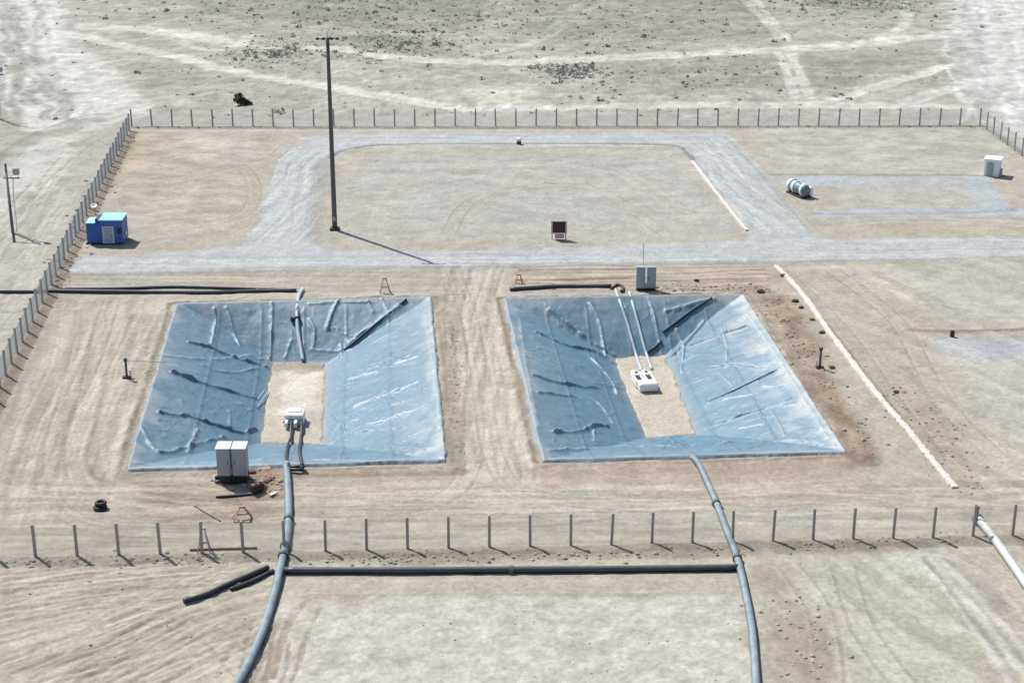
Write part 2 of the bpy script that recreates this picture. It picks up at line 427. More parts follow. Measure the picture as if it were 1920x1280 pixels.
for c, wv in (([(330, -60), (900, -60), (930, 40), (820, 60), (560, 46), (360, 25)], .75), ([(620, 66), (800, 66), (850, 92), (740, 105), (640, 90)], .8), ([(1010, 124), (1090, 118), (1115, 136), (1040, 150)], .6),
              ([(1500, -80), (1720, -80), (1710, 22), (1560, 24), (1500, 5)], .9), ([(430, 85), (560, 88), (590, 112), (470, 108)], .6), ([(950, -60), (1400, -60), (1460, 70), (1080, 92), (960, 60)], .55), ([(1130, 120), (1450, 110), (1480, 170), (1150, 172)], .45),
              ([(260, 120), (560, 160), (600, 200), (280, 205)], .35), ([(1520, 110), (1720, 100), (1620, 160), (1530, 172)], .5)):
    poly(c, A(157, 155, 144), 3, 3.5, wv, mott=.5)
for i in range(14):
    rnd = random.Random(i); x0 = rnd.uniform(1780, 1900); line([(x0, -10), (x0 + rnd.uniform(-40, 60), 100), (x0 + rnd.uniform(-20, 90), 230)], .6, A(202, 201, 198) if i % 2 else A(240, 239, 236), amt=.6, brk=.9, wob=1.5)
for i in range(22):
    rnd = random.Random(50 + i); x0 = rnd.uniform(-20, 110); line([(x0, 0), (x0 + rnd.uniform(-10, 40), 90), (x0 + rnd.uniform(0, 120), 220)], .6, A(178, 176, 168) if i % 2 else A(236, 234, 228), amt=.75, brk=.9, wob=1.5)
# left of the left fence
poly([(0, 300), (75, 262), (150, 252), (128, 320), (92, 370), (38, 352), (0, 400)], A(226, 222, 214), 1.2, 1.5, .8)
poly([(-200, 330), (20, 345), (45, 430), (-10, 520), (-200, 560)], A(218, 213, 203), 1.5, 1.5, .6)
poly([(235, 228), (160, 250), (120, 340), (45, 440), (20, 520), (60, 560), (100, 500), (190, 340)], A(196, 191, 180), 1.2, .8, .8)
line([(-20, 330), (50, 270), (130, 233), (240, 216)], 2.2, A(188, 184, 176), amt=.6, jag=.5, z=-.1)
line([(-20, 315), (40, 262), (120, 226), (200, 212)], .7, A(168, 164, 156), amt=.6, jag=.2, z=.15)
tracks((120, 340), (-20, 560), 9, 9, [A(176, 168, 154), A(222, 216, 204)], .3, .5, 8, -.04)
tracks((60, 470), (-120, 760), 8, 6, [A(180, 172, 158), A(214, 207, 194)], .3, .5, 9, -.04)
line([(-30, 582), (30, 584), (60, 578)], .6, A(165, 158, 144), amt=.7, jag=.1)
# gravel roads
roads = [[(130, 486), (300, 474), (470, 462), (610, 458), (640, 470), (1000, 467), (1390, 452), (1560, 448), (2100, 444), (2100, 478), (1450, 489), (800, 500), (125, 512)],
         [(536, 280), (610, 262), (622, 290), (603, 330), (585, 455), (640, 478), (440, 480), (470, 440)],
         [(560, 255), (800, 249), (1360, 249), (1385, 270), (1290, 290), (1260, 274), (740, 273), (660, 278), (610, 305)],
         [(1270, 252), (1370, 252), (1430, 322), (1530, 440), (1500, 470), (1400, 470), (1405, 434), (1300, 300), (1280, 285)],
         [(1455, 333), (1850, 331), (1900, 392), (2100, 392), (2100, 410), (1535, 404), (1530, 396), (1840, 390), (1800, 345), (1560, 352), (1470, 345)]]
for i, r_ in enumerate(roads):
    sl, k = poly(r_, grav if i < 4 else A(196, 203, 206), .7, .45, .95 if i < 4 else .95)
    Z[sl] *= 1 - .8 * k
poly([(700, 290), (1270, 288), (1390, 430), (1320, 445), (660, 452), (640, 330)], A(198, 196, 189), 2, 1, .75)
poly([(1545, 345), (1800, 345), (1835, 388), (1560, 392)], A(199, 195, 187), 1, 1, .7)
poly([(250, 245), (520, 250), (490, 310), (430, 420), (330, 445), (210, 420)], A(196, 188, 173), 1.5, 1.5, .6)
poly([(255, 245), (350, 250), (290, 300), (225, 330)], A(203, 181, 155), 1.2, 1.4, .55)
poly([(300, 262), (470, 262), (480, 300), (330, 300)], A(212, 203, 192), 1.2, 2.2, .6, mott=.9)
poly([(1420, 245), (1840, 243), (1900, 300), (1860, 322), (1450, 322)], A(203, 200, 190), 1.2, 1, .6)
line([(603, 300), (596, 380), (590, 450)], 1.4, A(178, 177, 171), amt=.7, jag=.3)
line([(618, 296), (640, 283), (690, 274), (740, 271), (960, 269), (1240, 271), (1285, 285), (1300, 300)], .55, A(150, 150, 146), amt=.85, jag=.12, z=-.08)  # kerb shadow along the inner road edge, painted as a dark line
line([(1450, 327), (1840, 329)], .5, A(160, 163, 162), amt=.8, jag=.05, z=-.06)
line([(1530, 401), (1760, 400), (1900, 394)], .8, A(172, 182, 188), amt=.8, jag=.1, z=-.05)
line([(1360, 256), (1420, 320), (1520, 437)], .4, A(176, 176, 172), amt=.6)
for yy, c, a in ((492, A(222, 222, 219), .5), (500, A(178, 178, 174), .5), (478, A(188, 190, 188), .4), (485, A(222, 224, 222), .5)):
    line([(140, yy + 6), (800, yy), (1450, yy - 6), (1950, yy - 12)], .35, c, amt=a, brk=.8, wob=.3)
line([(125, 515), (500, 508), (800, 502), (1450, 492), (1930, 481)], .5, A(172, 170, 164), amt=.6, jag=.15, brk=.5, z=-.06, smooth=False)
tracks((560, 290), (520, 450), 6, 6, [A(214, 216, 214), A(190, 192, 190)], .3, .5, 12, -.02)
tracks((1330, 265), (1470, 450), 7, 6, [A(216, 218, 216), A(190, 192, 190)], .3, .5, 13, -.02)
# soil around the basins
line([(822, 560), (838, 640), (846, 760), (852, 872)], 1.1, A(168, 152, 132), amt=.85, jag=.3, z=.12, brk=.3)
line([(840, 590), (866, 740), (870, 890)], .35, A(156, 144, 124), amt=.6, jag=.06, brk=.5, z=-.06)
line([(936, 560), (955, 640), (985, 760), (1010, 872)], .8, A(178, 163, 145), amt=.7, jag=.3, z=.12, brk=.3)
tracks((872, 520), (930, 900), 12, 5.5, [A(216, 206, 188), A(183, 170, 150)], .35, .55, 20, -.03)
poly([(850, 590), (930, 590), (990, 860), (880, 880)], A(204, 194, 175), .8, .5, .4)
line([(235, 892), (520, 886), (860, 884)], 1.1, A(167, 147, 127), amt=.85, jag=.35, z=.1, brk=.3, smooth=False)
line([(555, 894), (865, 890)], .4, A(156, 141, 122), amt=.6, jag=.08, brk=.4, z=-.06)
line([(1010, 882), (1300, 874), (1620, 862)], 1.5, A(178, 155, 135), amt=.8, jag=.4, z=.1, brk=.3, smooth=False)
line([(225, 895), (290, 690), (322, 585)], .6, A(160, 146, 128), amt=.6, jag=.12, z=-.05, smooth=False)
poly([(1405, 548), (1470, 556), (1545, 640), (1560, 700), (1600, 760), (1650, 860), (1590, 866), (1500, 700)], A(172, 151, 129), .8, .9, .85)
poly([(1500, 700), (1560, 700), (1660, 860), (1600, 880)], A(168, 145, 125), .8, 1.3, .8, mott=.6)
poly([(1640, 700), (1700, 720), (1800, 850), (1830, 930), (1770, 900), (1690, 780)], A(186, 168, 150), 1, 1.2, .7, mott=.5)
poly([(1560, 640), (1640, 760), (1750, 905), (1680, 905), (1600, 780), (1540, 690)], A(203, 196, 182), .6, .5, .6)
poly([(1240, 545), (1450, 500), (1480, 520), (1420, 552)], A(190, 172, 150), .8, .8, .6)
poly([(960, 500), (1200, 500), (1420, 498), (1440, 540), (960, 545)], A(198, 180, 162), .8, .6, .6)
for pts in ([(975, 506), (1190, 505)], [(975, 527), (1180, 520)], [(1235, 515), (1430, 506)], [(1235, 527), (1440, 522)], [(1380, 550), (1450, 548)]):
    line(pts, .35, A(166, 140, 120), amt=.75, jag=.1, z=.1, brk=.3, smooth=False)
poly([(1500, 500), (1640, 500), (1760, 600), (1800, 760), (1920, 860), (2100, 800), (2100, 490)], A(205, 201, 190), 2, 1.5, .6)
line([(1480, 505), (1600, 505), (1700, 560)], .9, A(222, 216, 205), amt=.6, jag=.3)
line([(1700, 618), (1780, 621), (1960, 616)], .5, A(180, 146, 126), amt=.8, jag=.15, z=.15)
poly([(1745, 634), (1920, 632), (1960, 660), (1850, 676), (1770, 662)], A(196, 202, 206), .9, .8, .8)
line([(1700, 690), (1760, 780), (1840, 920)], .5, A(180, 166, 150), amt=.6, jag=.2, brk=.5)
line([(1465, 500), (1600, 660), (1800, 915)], 1.0, A(186, 176, 162), amt=.6, jag=.2, z=.05, smooth=False)
line([(1476, 520), (1610, 680), (1760, 880)], .35, A(140, 130, 116), amt=.7, jag=.06, brk=.4, z=-.08, smooth=False)
# left part and the near strip inside the front fence
poly([(110, 560), (325, 560), (235, 890), (180, 930), (-40, 960), (-40, 770)], A(200, 191, 174), 1, .6, .6)
tracks((240, 590), (60, 960), 14, 9, [A(212, 204, 188), A(186, 175, 157)], .3, .45, 30, -.03)
line([(196, 700), (180, 790), (158, 860), (190, 900), (240, 895)], .35, A(166, 152, 134), amt=.6, jag=.06, z=.05)
line([(105, 565), (75, 630), (0, 770)], .5, A(212, 196, 180), amt=.5, smooth=False)
poly([(0, 900), (1960, 900), (1960, 1010), (0, 1040)], A(202, 194, 178), 1.5, 1, .5, mott=.5)
poly([(230, 890), (520, 885), (520, 985), (300, 985)], A(186, 168, 148), 1, .9, .7, mott=.4)
poly([(560, 885), (860, 885), (880, 905), (780, 930), (560, 935)], A(191, 175, 158), 1, .6, .5)
poly([(1010, 872), (1600, 862), (1660, 930), (1300, 945), (1020, 915)], A(196, 178, 160), 1, .8, .7, mott=.3)
poly([(450, 870), (520, 862), (525, 930), (460, 935)], A(170, 140, 108), .4, .8, .75, mott=.5)
for i in range(11):
    rnd = random.Random(100 + i); y0 = rnd.uniform(905, 985); x0 = rnd.uniform(300, 1500)
    line([(x0, y0), (x0 + rnd.uniform(100, 220), y0 + rnd.uniform(-8, 4)), (x0 + rnd.uniform(260, 450), y0 + rnd.uniform(-10, 4))], .3, A(176, 163, 146) if i % 2 else A(216, 209, 195), amt=.6, jag=.06, z=-.03, brk=.6, wob=.3)
for i in range(6):
    line([(250 + i * 16, 905 + i * 9), (340, 905 + i * 10), (430 + i * 8, 918 + i * 9)], .25, A(165, 148, 130), amt=.55, jag=.05, z=-.05, brk=.5)
def streak(pts, ax, ay, sc, amt, ang=0.0, seed=0, soft=1.5):
    pw = W(pts); sl = bb(pw, soft + 2); xx, yy = X[sl], Y[sl]
    k = sstep(-soft, soft, sdist(xx, yy, pw) + edge[sl] * .5)
    ca, sa = math.cos(ang), math.sin(ang)
    wv = .5 * fbm(xx, yy, 9, 2, seed + 3)
    n = fbm(xx * ca + yy * sa + wv * (ax < ay), -xx * sa + yy * ca + wv * (ax > ay), sc, 4, seed, ax, ay)
    n = np.clip(n * 1.3, -1, 1); n = np.sign(n) * np.abs(n) ** .8
    C[sl] *= (1 + n * amt * 1.5 * k)[..., None]; Z[sl] += n * k * .04
streak([(820, 500), (945, 500), (1010, 900), (860, 900)], .35, 9, 1.6, .13, -.06, 201)
streak([(110, 560), (330, 560), (235, 890), (60, 1000), (-100, 960), (-60, 770)], .4, 8, 1.8, .12, .12, 202)
streak([(0, 905), (1960, 900), (1960, 1000), (0, 1040)], 5, .45, 1.4, .11, 0, 203)
streak([(-200, 1055), (510, 1050), (480, 1300), (-300, 1330)], 6, .35, 1.4, .09, .55, 204)
streak([(130, 484), (2000, 444), (2000, 484), (125, 512)], 14, .3, 1.6, .05, 0, 205, .5)
streak([(125, 512), (900, 502), (900, 556), (110, 556)], 10, .4, 1.6, .10, 0, 206, .8)
streak([(960, 500), (1450, 492), (1430, 548), (960, 548)], 9, .3, 1.4, .16, 0, 207, .6)
streak([(530, 285), (620, 285), (590, 460), (460, 460)], .35, 9, 1.6, .08, -.2, 208, .6)
streak([(1290, 260), (1370, 255), (1520, 440), (1400, 440)], .35, 9, 1.6, .08, .25, 209, .6)
streak([(640, 250), (1350, 250), (1290, 288), (640, 288)], 12, .3, 1.6, .08, 0, 210, .5)
streak([(1500, 490), (2050, 485), (2050, 900), (1850, 930)], .6, 6, 2.5, .07, .5, 211, 1.5)
streak([(1440, 1040), (1950, 1010), (2100, 1300), (1450, 1300)], .5, 6, 1.8, .09, .45, 212, 1)
streak([(250, 245), (520, 250), (430, 440), (205, 440)], 1.6, .9, 2.2, .11, 0, 213, 1)
streak([(1420, 245), (1840, 243), (1900, 320), (1450, 322)], 1.8, .9, 2.0, .08, 0, 214, 1)
streak([(500, 1130), (1395, 1122), (1430, 1400), (440, 1400)], 1, 1, .9, .08, 0, 215, 1)
streak([(640, 300), (1290, 295), (1390, 430), (660, 450)], 2, .7, 3.0, .05, 0, 216, 1)
streak([(1400, 548), (1470, 556), (1560, 700), (1660, 880), (1590, 880)], .8, 1.2, 1.6, .18, 0, 217, .8)
streak([(240, 890), (520, 885), (520, 985), (300, 985)], 4, .5, 1.4, .16, 0, 218, .8)
streak([(-800, 0), (-800, -400), (2700, -400), (2700, 0), (2000, 225), (-100, 225)], 2.2, .9, 3.2, .07, .05, 219, 3)
streak([(-800, 0), (1000, -400), (2700, 0), (2000, 225), (-100, 225)], 1, 1, 1.7, .09, .05, 220, 3)
# single vehicles that drove about the yard
def wheel(pts, dark=True, amt=.55, z=-.035):
    pw = smooth_line(W(pts), 6); a = np.array(pw); d = np.gradient(a, axis=0); n = np.stack([-d[:, 1], d[:, 0]], 1) / (np.hypot(d[:, 0], d[:, 1])[:, None] + 1e-9)
    for o in (-.85, .85):
        q = [tuple(v) for v in a + n * o]
        line(q, .22, A(178, 165, 147) if dark else A(219, 210, 194), soft=.08, jag=.05, amt=amt, z=z, px=False, brk=.5, smooth=False)
        q2 = [tuple(v) for v in a + n * (o + .26)]
        line(q2, .12, A(222, 213, 198), soft=.08, jag=.05, amt=amt * .6, z=.02, px=False, brk=.6, smooth=False)
for i, pts in enumerate(([(850, 505), (880, 600), (905, 720), (925, 850), (990, 925), (1200, 950)], [(930, 505), (900, 600), (890, 740), (880, 880), (800, 945), (600, 960)], [(870, 505), (895, 650), (940, 880), (1050, 930), (1500, 930), (1760, 960)],
        [(210, 560), (170, 680), (110, 800), (90, 920), (170, 985), (330, 1000)], [(130, 565), (110, 680), (50, 800), (20, 900)], [(280, 580), (210, 720), (170, 850), (230, 930), (400, 950)],
        [(160, 620), (130, 740), (100, 860), (150, 960), (300, 985), (500, 990)], [(580, 960), (900, 955), (1290, 948)], [(570, 925), (800, 935), (1260, 925), (1600, 905)], [(1480, 520), (1580, 620), (1680, 760), (1800, 900), (1900, 940)],
        [(1560, 505), (1680, 600), (1760, 740), (1870, 860)], [(1620, 500), (1750, 560), (1950, 590)], [(300, 300), (400, 290), (470, 330), (460, 400), (330, 430)], [(280, 350), (380, 330), (500, 300), (540, 270)],
        [(700, 430), (760, 340), (900, 310), (1150, 320), (1300, 420)], [(840, 440), (900, 370), (1100, 350), (1250, 440)], [(1450, 300), (1600, 290), (1800, 300)], [(1560, 420), (1700, 412), (1920, 420)],
        [(20, 1120), (150, 1085), (330, 1090), (470, 1070)], [(0, 1180), (200, 1150), (380, 1180), (460, 1260)], [(-20, 1230), (180, 1170), (330, 1130), (500, 1110)], [(60, 1290), (200, 1200), (330, 1150), (490, 1120)], [(200, 1290), (300, 1220), (420, 1150), (500, 1130)],
        [(560, 1100), (900, 1098), (1370, 1096)], [(1560, 1290), (1540, 1150), (1480, 1060)], [(1700, 1290), (1620, 1180), (1580, 1060)], [(1950, 1160), (1850, 1060), (1760, 1030)],
        [(60, 420), (90, 350), (170, 280), (240, 240)], [(-20, 470), (60, 380), (120, 300), (210, 240)], [(-20, 640), (30, 560), (100, 470)])):
    wheel(pts, i % 3 != 2)
# fence-foot ridges
line([(247, 240), (900, 241), (1837, 238)], .5, A(156, 151, 144), amt=.9, jag=.1, z=.22, smooth=False)
line([(250, 245), (1360, 245)], .7, A(216, 208, 196), amt=.6, jag=.1, smooth=False)
line([(252, 246), (200, 345), (72, 600), (-20, 770)], 1.1, A(182, 160, 138), amt=.7, jag=.3, z=.1, smooth=False)
line([(1845, 242), (1935, 305)], .6, A(170, 166, 160), amt=.7, z=.1, smooth=False)
# overall unevenness, kept off the liners
for p in PITS:      # broken dark line round each liner: anchor trench and rim shadow, painted in
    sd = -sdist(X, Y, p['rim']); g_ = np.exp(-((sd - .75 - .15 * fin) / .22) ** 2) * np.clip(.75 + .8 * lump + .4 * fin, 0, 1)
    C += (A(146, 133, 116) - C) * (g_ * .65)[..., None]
    g2 = np.exp(-((sd - 1.35 - .2 * edge) / .35) ** 2) * np.clip(.5 + .9 * edge, 0, 1); C += (A(216, 206, 190) - C) * (g2 * .5)[..., None]; Z += g2 * .07
near = np.ones(X.shape)
for p in PITS:
    z_, dr, ri = pit_z(X, Y, p); near *= sstep(.4, 2.0, -dr); HEAP = locals().get('HEAP', 0) + np.exp(-((-dr - .95 - .25 * edge) / .3) ** 2) * np.clip(.45 + .8 * edge + .5 * fin, 0, 1.2) * .2
inside = (OUT > 0)
Z += (.035 * fbm(X, Y, 4, 4, 61) + .02 * fbm(X, Y, .8, 2, 62)) * np.where(Y > 90, 1, 0)
Z = Z * near + HEAP
for p in PITS:
    z_, dr, ri = pit_z(X, Y, p)
    Z = np.where(dr > 0, -DEP * ri ** 1.15 - .25 * np.clip(dr / .5, 0, 1) - .5 * np.clip(dr - .5, 0, 1), Z)
C *= (1 + .09 * fin + .05 * edge + .07 * fbm(X, Y, .45, 2, 33))[..., None]
fade = np.maximum(sstep(362, 430, Y), sstep(124, 170, np.abs(X)))[..., None]; Z *= 1 - fade[..., 0]; C = C * (1 - fade) + A(190, 189, 181) * fade
ground_mat = soil_mat("sandy_soil", .22, .6)
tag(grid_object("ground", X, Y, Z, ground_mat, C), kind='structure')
def gz(x, y):
    i = min(max(int(np.searchsorted(ys, y)) - 1, 0), len(ys) - 2); j = min(max(int(np.searchsorted(xs, x)) - 1, 0), len(xs) - 2)
    return float(Z[i:i + 2, j:j + 2].mean())
def G(px, py, dz=0.0):
    x, y = P2(px, py); return (x, y, gz(x, y) + dz)

# ---------------------------------------------------------------- basin liners and floors
def quad_grid(q, nu, nv, e=0.0):
    u = np.linspace(-e, 1 + e, nu)[None, :]; v = np.linspace(-e, 1 + e, nv)[:, None]
    a, b, c, d = [np.array(p) for p in q]      # TL TR BR BL
    pt = lambda k: (a[k] * (1 - u) + b[k] * u) * (1 - v) + (d[k] * (1 - u) + c[k] * u) * v
    return pt(0), pt(1)
def liner_mat():
    m, t, b = newmat("blue_grey_liner")
    at = t.nodes.new("ShaderNodeAttribute"); at.attribute_name = "soil"
    n1 = noise_node(t, 1.3, 8, .65); n2 = noise_node(t, 6.0, 4, .6)
    f = ramp(t, n1.outputs[0], .3, .7, .88, 1.12)
    t.links.new(vmul(t, at.outputs[0], f), b.inputs["Base Color"])
    bp = t.nodes.new("ShaderNodeBump"); bp.inputs["Strength"].default_value = .35; bp.inputs["Distance"].default_value = .15
    t.links.new(n1.outputs[0], bp.inputs["Height"])
    bp2 = t.nodes.new("ShaderNodeBump"); bp2.inputs["Strength"].default_value = .15; bp2.inputs["Distance"].default_value = .05
    t.links.new(n2.outputs[0], bp2.inputs["Height"]); t.links.new(bp.outputs[0], bp2.inputs["Normal"]); t.links.new(bp2.outputs[0], b.inputs["Normal"])
    b.inputs["Roughness"].default_value = .5; b.inputs["Specular IOR Level"].default_value = .5
    return m
LM = liner_mat()
FOLDS = [
    [  # (pixels, height, half width, whiteness)
        ([(510, 570), (509, 620), (506, 672)], .30, .16, .6), ([(402, 580), (404, 610), (397, 645)], .28, .18, .5), ([(424, 578), (434, 608), (450, 650)], .2, .18, .3),
        ([(636, 565), (622, 590), (614, 618)], .28, .16, .6), ([(640, 668), (639, 645)], .25, .15, .6), ([(355, 642), (392, 652), (430, 668), (500, 690)], .28, .22, 0),
        ([(325, 700), (370, 716), (430, 735), (482, 750)], .30, .22, 0), ([(300, 775), (350, 782), (410, 800), (452, 812), (480, 805)], .3, .2, 0),
        ([(300, 672), (400, 675), (470, 668), (505, 680)], .15, .25, .3), ([(380, 685), (430, 700), (500, 688)], .16, .2, .1), ([(265, 800), (300, 850), (370, 832), (420, 820)], .2, .22, .1),
        ([(372, 806), (360, 830), (352, 850)], .2, .15, .3), ([(430, 770), (432, 800)], .12, .15, .1),
        ([(655, 712), (678, 705), (705, 698)], .12, .14, .8), ([(742, 682), (782, 667)], .12, .13, .9), ([(664, 764), (690, 752), (740, 735), (782, 717)], .16, .14, .9),
        ([(692, 796), (720, 790), (755, 776), (795, 765)], .16, .14, .8), ([(655, 815), (700, 806), (760, 800)], .14, .2, .2), ([(624, 775), (640, 795), (646, 810)], .12, .15, .1),
        ([(580, 600), (590, 620), (588, 650)], .2, .15, .4), ([(545, 640), (535, 670)], .2, .15, .3), ([(585, 655), (660, 655)], .14, .14, .2), ([(580, 570), (640, 566), (700, 568)], .16, .12, .2),
        ([(255, 868), (400, 866), (560, 862), (700, 864), (825, 858)], .14, .25, .15), ([(690, 566), (700, 585)], .15, .12, .4), ([(715, 563), (725, 580)], .15, .12, .3),
        ([(795, 590), (805, 650), (815, 720), (822, 800)], .12, .3, .25), ([(650, 650), (700, 612), (750, 575)], .3, .3, .1), ([(600, 840), (700, 838), (800, 842)], .1, .3, 0)],
    [
        ([(1105, 570), (1122, 600), (1130, 640), (1136, 668)], .28, .15, .6), ([(1215, 560), (1228, 600), (1236, 645), (1240, 668)], .26, .15, .5), ([(1268, 618), (1282, 650), (1275, 700)], .22, .16, .4),
        ([(1030, 582), (1060, 605), (1105, 640), (1150, 668)], .26, .25, 0), ([(1005, 625), (1060, 648), (1110, 660), (1148, 680)], .24, .2, 0), ([(1020, 636), (1048, 648)], .15, .12, .6),
        ([(1108, 672), (1142, 708), (1157, 740)], .2, .12, .7), ([(1000, 705), (1050, 720), (1120, 728)], .22, .2, 0), ([(1010, 738), (1080, 745)], .15, .2, 0), ([(1110, 748), (1128, 762), (1150, 795)], .16, .14, .4),
        ([(1040, 812), (1090, 808), (1115, 798), (1140, 800)], .3, .18, .2), ([(1030, 845), (1150, 838), (1270, 838)], .14, .2, .3), ([(1114, 808), (1114, 828)], .2, .12, .4),
        ([(1350, 615), (1362, 650), (1358, 690)], .16, .14, .5), ([(1345, 700), (1370, 722)], .14, .12, .5), ([(1330, 692), (1380, 684), (1430, 690), (1470, 680)], .2, .16, .4),
        ([(1355, 748), (1410, 740)], .14, .12, .8), ([(1430, 724), (1478, 723)], .14, .12, .8), ([(1340, 798), (1420, 770), (1480, 750)], .22, .16, 0), ([(1470, 762), (1508, 760)], .14, .12, .9),
        ([(1385, 803), (1428, 795)], .14, .12, .8), ([(1290, 650), (1340, 632), (1400, 612)], .22, .2, 0), ([(1300, 835), (1450, 828), (1565, 836)], .14, .25, .2), ([(1445, 770), (1470, 815)], .12, .16, .3),
        ([(1320, 605), (1290, 640), (1262, 668)], .25, .25, 0), ([(1250, 585), (1300, 570), (1340, 562)], .2, .2, .1), ([(1400, 590), (1450, 660), (1500, 740), (1550, 820)], .12, .3, .4),
        ([(975, 600), (990, 700), (1010, 800)], .1, .3, .2)]]
for pi, (pit, folds) in enumerate(zip(PITS, FOLDS)):
    nu, nv = 330, 440
    LX, LY = quad_grid(pit['rim'], nu, nv, .035)
    LZ, dr, ri = pit_z(LX, LY, pit)
    en = fbm(LX, LY, 1.1, 3, 70 + pi); e2 = fbm(LX, LY, 3.5, 3, 75 + pi)
    out = np.maximum(-dr, 0); ow = np.maximum(.36 + .22 * en + .16 * e2, .14)
    LZ = np.where(dr > 0, LZ, .28 - (.28 + .07) * sstep(0, 1, out / np.maximum(ow, .12)))
    LZ = np.where(out > ow * 1.25, -.15, LZ)
    slope = sstep(.2, 1.5, dr) * (1 - sstep(.93, 1.0, ri))
    base = s2l((127, 168, 191)) * KA * .84
    LC = np.zeros(LX.shape + (3,)); LC[:] = base
    LC *= (1 + .10 * fbm(LX, LY, 5, 4, 80 + pi))[..., None]
    D = np.zeros(LX.shape)
    D += slope * (.06 * fbm(LX, LY, 2.6, 3, 90 + pi) + .03 * en)
    for q_, (ang, sc_, am_) in enumerate(((.35, 2.6, .10), (-.5, 2.2, .09), (1.35, 2.0, .07), (2.3, 1.5, .06))):      # small sharp creases
        ca, sa = math.cos(ang), math.sin(ang); xr, yr = LX * ca + LY * sa, -LX * sa + LY * ca
        nn = vnoise(xr / sc_ / 3.2 + .3 * e2, yr / sc_ * 1.3 + .3 * en, 300 + q_ + 10 * pi) - .5
        msk = sstep(.0, .5, fbm(LX, LY, 4.5, 2, 320 + q_ + 10 * pi))
        D += slope * msk * am_ * np.exp(-np.abs(nn) / .035)
    for pts, amp, hw, wh in folds:
        pw = smooth_line([S(*q)[:2] for q in pts], 5)
        wx = LX + .05 * en; wy = LY + .05 * fbm(LX, LY, 1.4, 2, 99)
        d = dline(wx, wy, pw)
        g = np.exp(-(d / (hw * .8)) ** 1.3) * np.clip(.85 + .6 * en, .1 if wh < .8 else .55, 1.4)
        D += g * amp * (1.3 if wh == 0 else 1.15)
        if wh: LC += ((s2l((220, 236, 243)) * KA * 1.25 - LC) * np.clip(g * wh * (.95 if wh < .75 else 1.0), 0, .95)[..., None])  # sunlit crests of the folds painted pale into the liner colour
    # dusty sand blown over the rim
    dustk = np.clip(np.maximum(sstep(1.6, -.2, dr + .9 * e2 + .6 * en) * .55, sstep(5.5, 0, dr + 1.2 * e2) * .15) + .10 * sstep(.6, 1, fbm(LX, LY, 4, 4, 95 + pi)), 0, .7)
    right = sstep(0.80, 1.0, np.linspace(-.035, 1.035, nu))[None, :] * (.75 if pi else .4)
    dustk = np.clip(dustk + right * sstep(-.15, .5, fbm(LX, LY, 2.0, 4, 96)) * .8, 0, .9)
    LC += (A(214, 217, 212) - LC) * dustk[..., None]
    for k_ in range(1, 6):       # welded panel seams
        uu = np.linspace(-.035, 1.035, nu)[None, :] + 0 * LX; LC *= (1 - .14 * np.exp(-((uu - k_ / 6) * 26 / .12) ** 2))[..., None]; D += .05 * np.exp(-((uu - k_ / 6) * 26 / .15) ** 2) * slope
    sed = sstep(.90, 1.0, ri)
    LC += (A(190, 186, 172) - LC) * (sed * .45)[..., None]
    o = grid_object("pond_liner", LX, LY, LZ + D, LM, LC)
    tag(o, ("wrinkled blue grey sheet lining the left basin, pale sludge patch at its bottom", "wrinkled blue grey sheet lining the right basin, two white hoses running down its far side")[pi], "pond liner", "basin liners")
    # the floor of dried sediment
    FX, FY = quad_grid(pit['floor'], 70, 150, .05)
    fd = cdist(FX, FY, pit['floor']); fn = fbm(FX, FY, 1.6, 4, 110 + pi)
    FZ = -DEP + .10 + .05 * fn - .30 * sstep(.1, -.35, fd + .25 * fn)
    FC = np.zeros(FX.shape + (3,)); FC[:] = A(218, 208, 190)
    if pi == 0:
        q = [S(525, 705)[:2], S(592, 700)[:2], S(600, 760)[:2], S(535, 775)[:2]]
        kk = sstep(-.6, .4, sdist(FX, FY, q) + .7 * fn); FC += (A(242, 235, 218) - FC) * kk[..., None]
        kk = sstep(3.5, 1.2, FY * 0 + np.abs(FY - pit['floor'][0][1])) * .7; FC += (A(176, 160, 136) - FC) * kk[..., None]
    else:
        kk = np.clip(fbm(FX, FY, 3, 3, 121), 0, 1) * .5; FC += (A(222, 206, 192) - FC) * kk[..., None]
    FC *= (1 + .06 * fn)[..., None]
    tag(grid_object("pit_floor", FX, FY, FZ, ground_mat, FC), kind='structure')

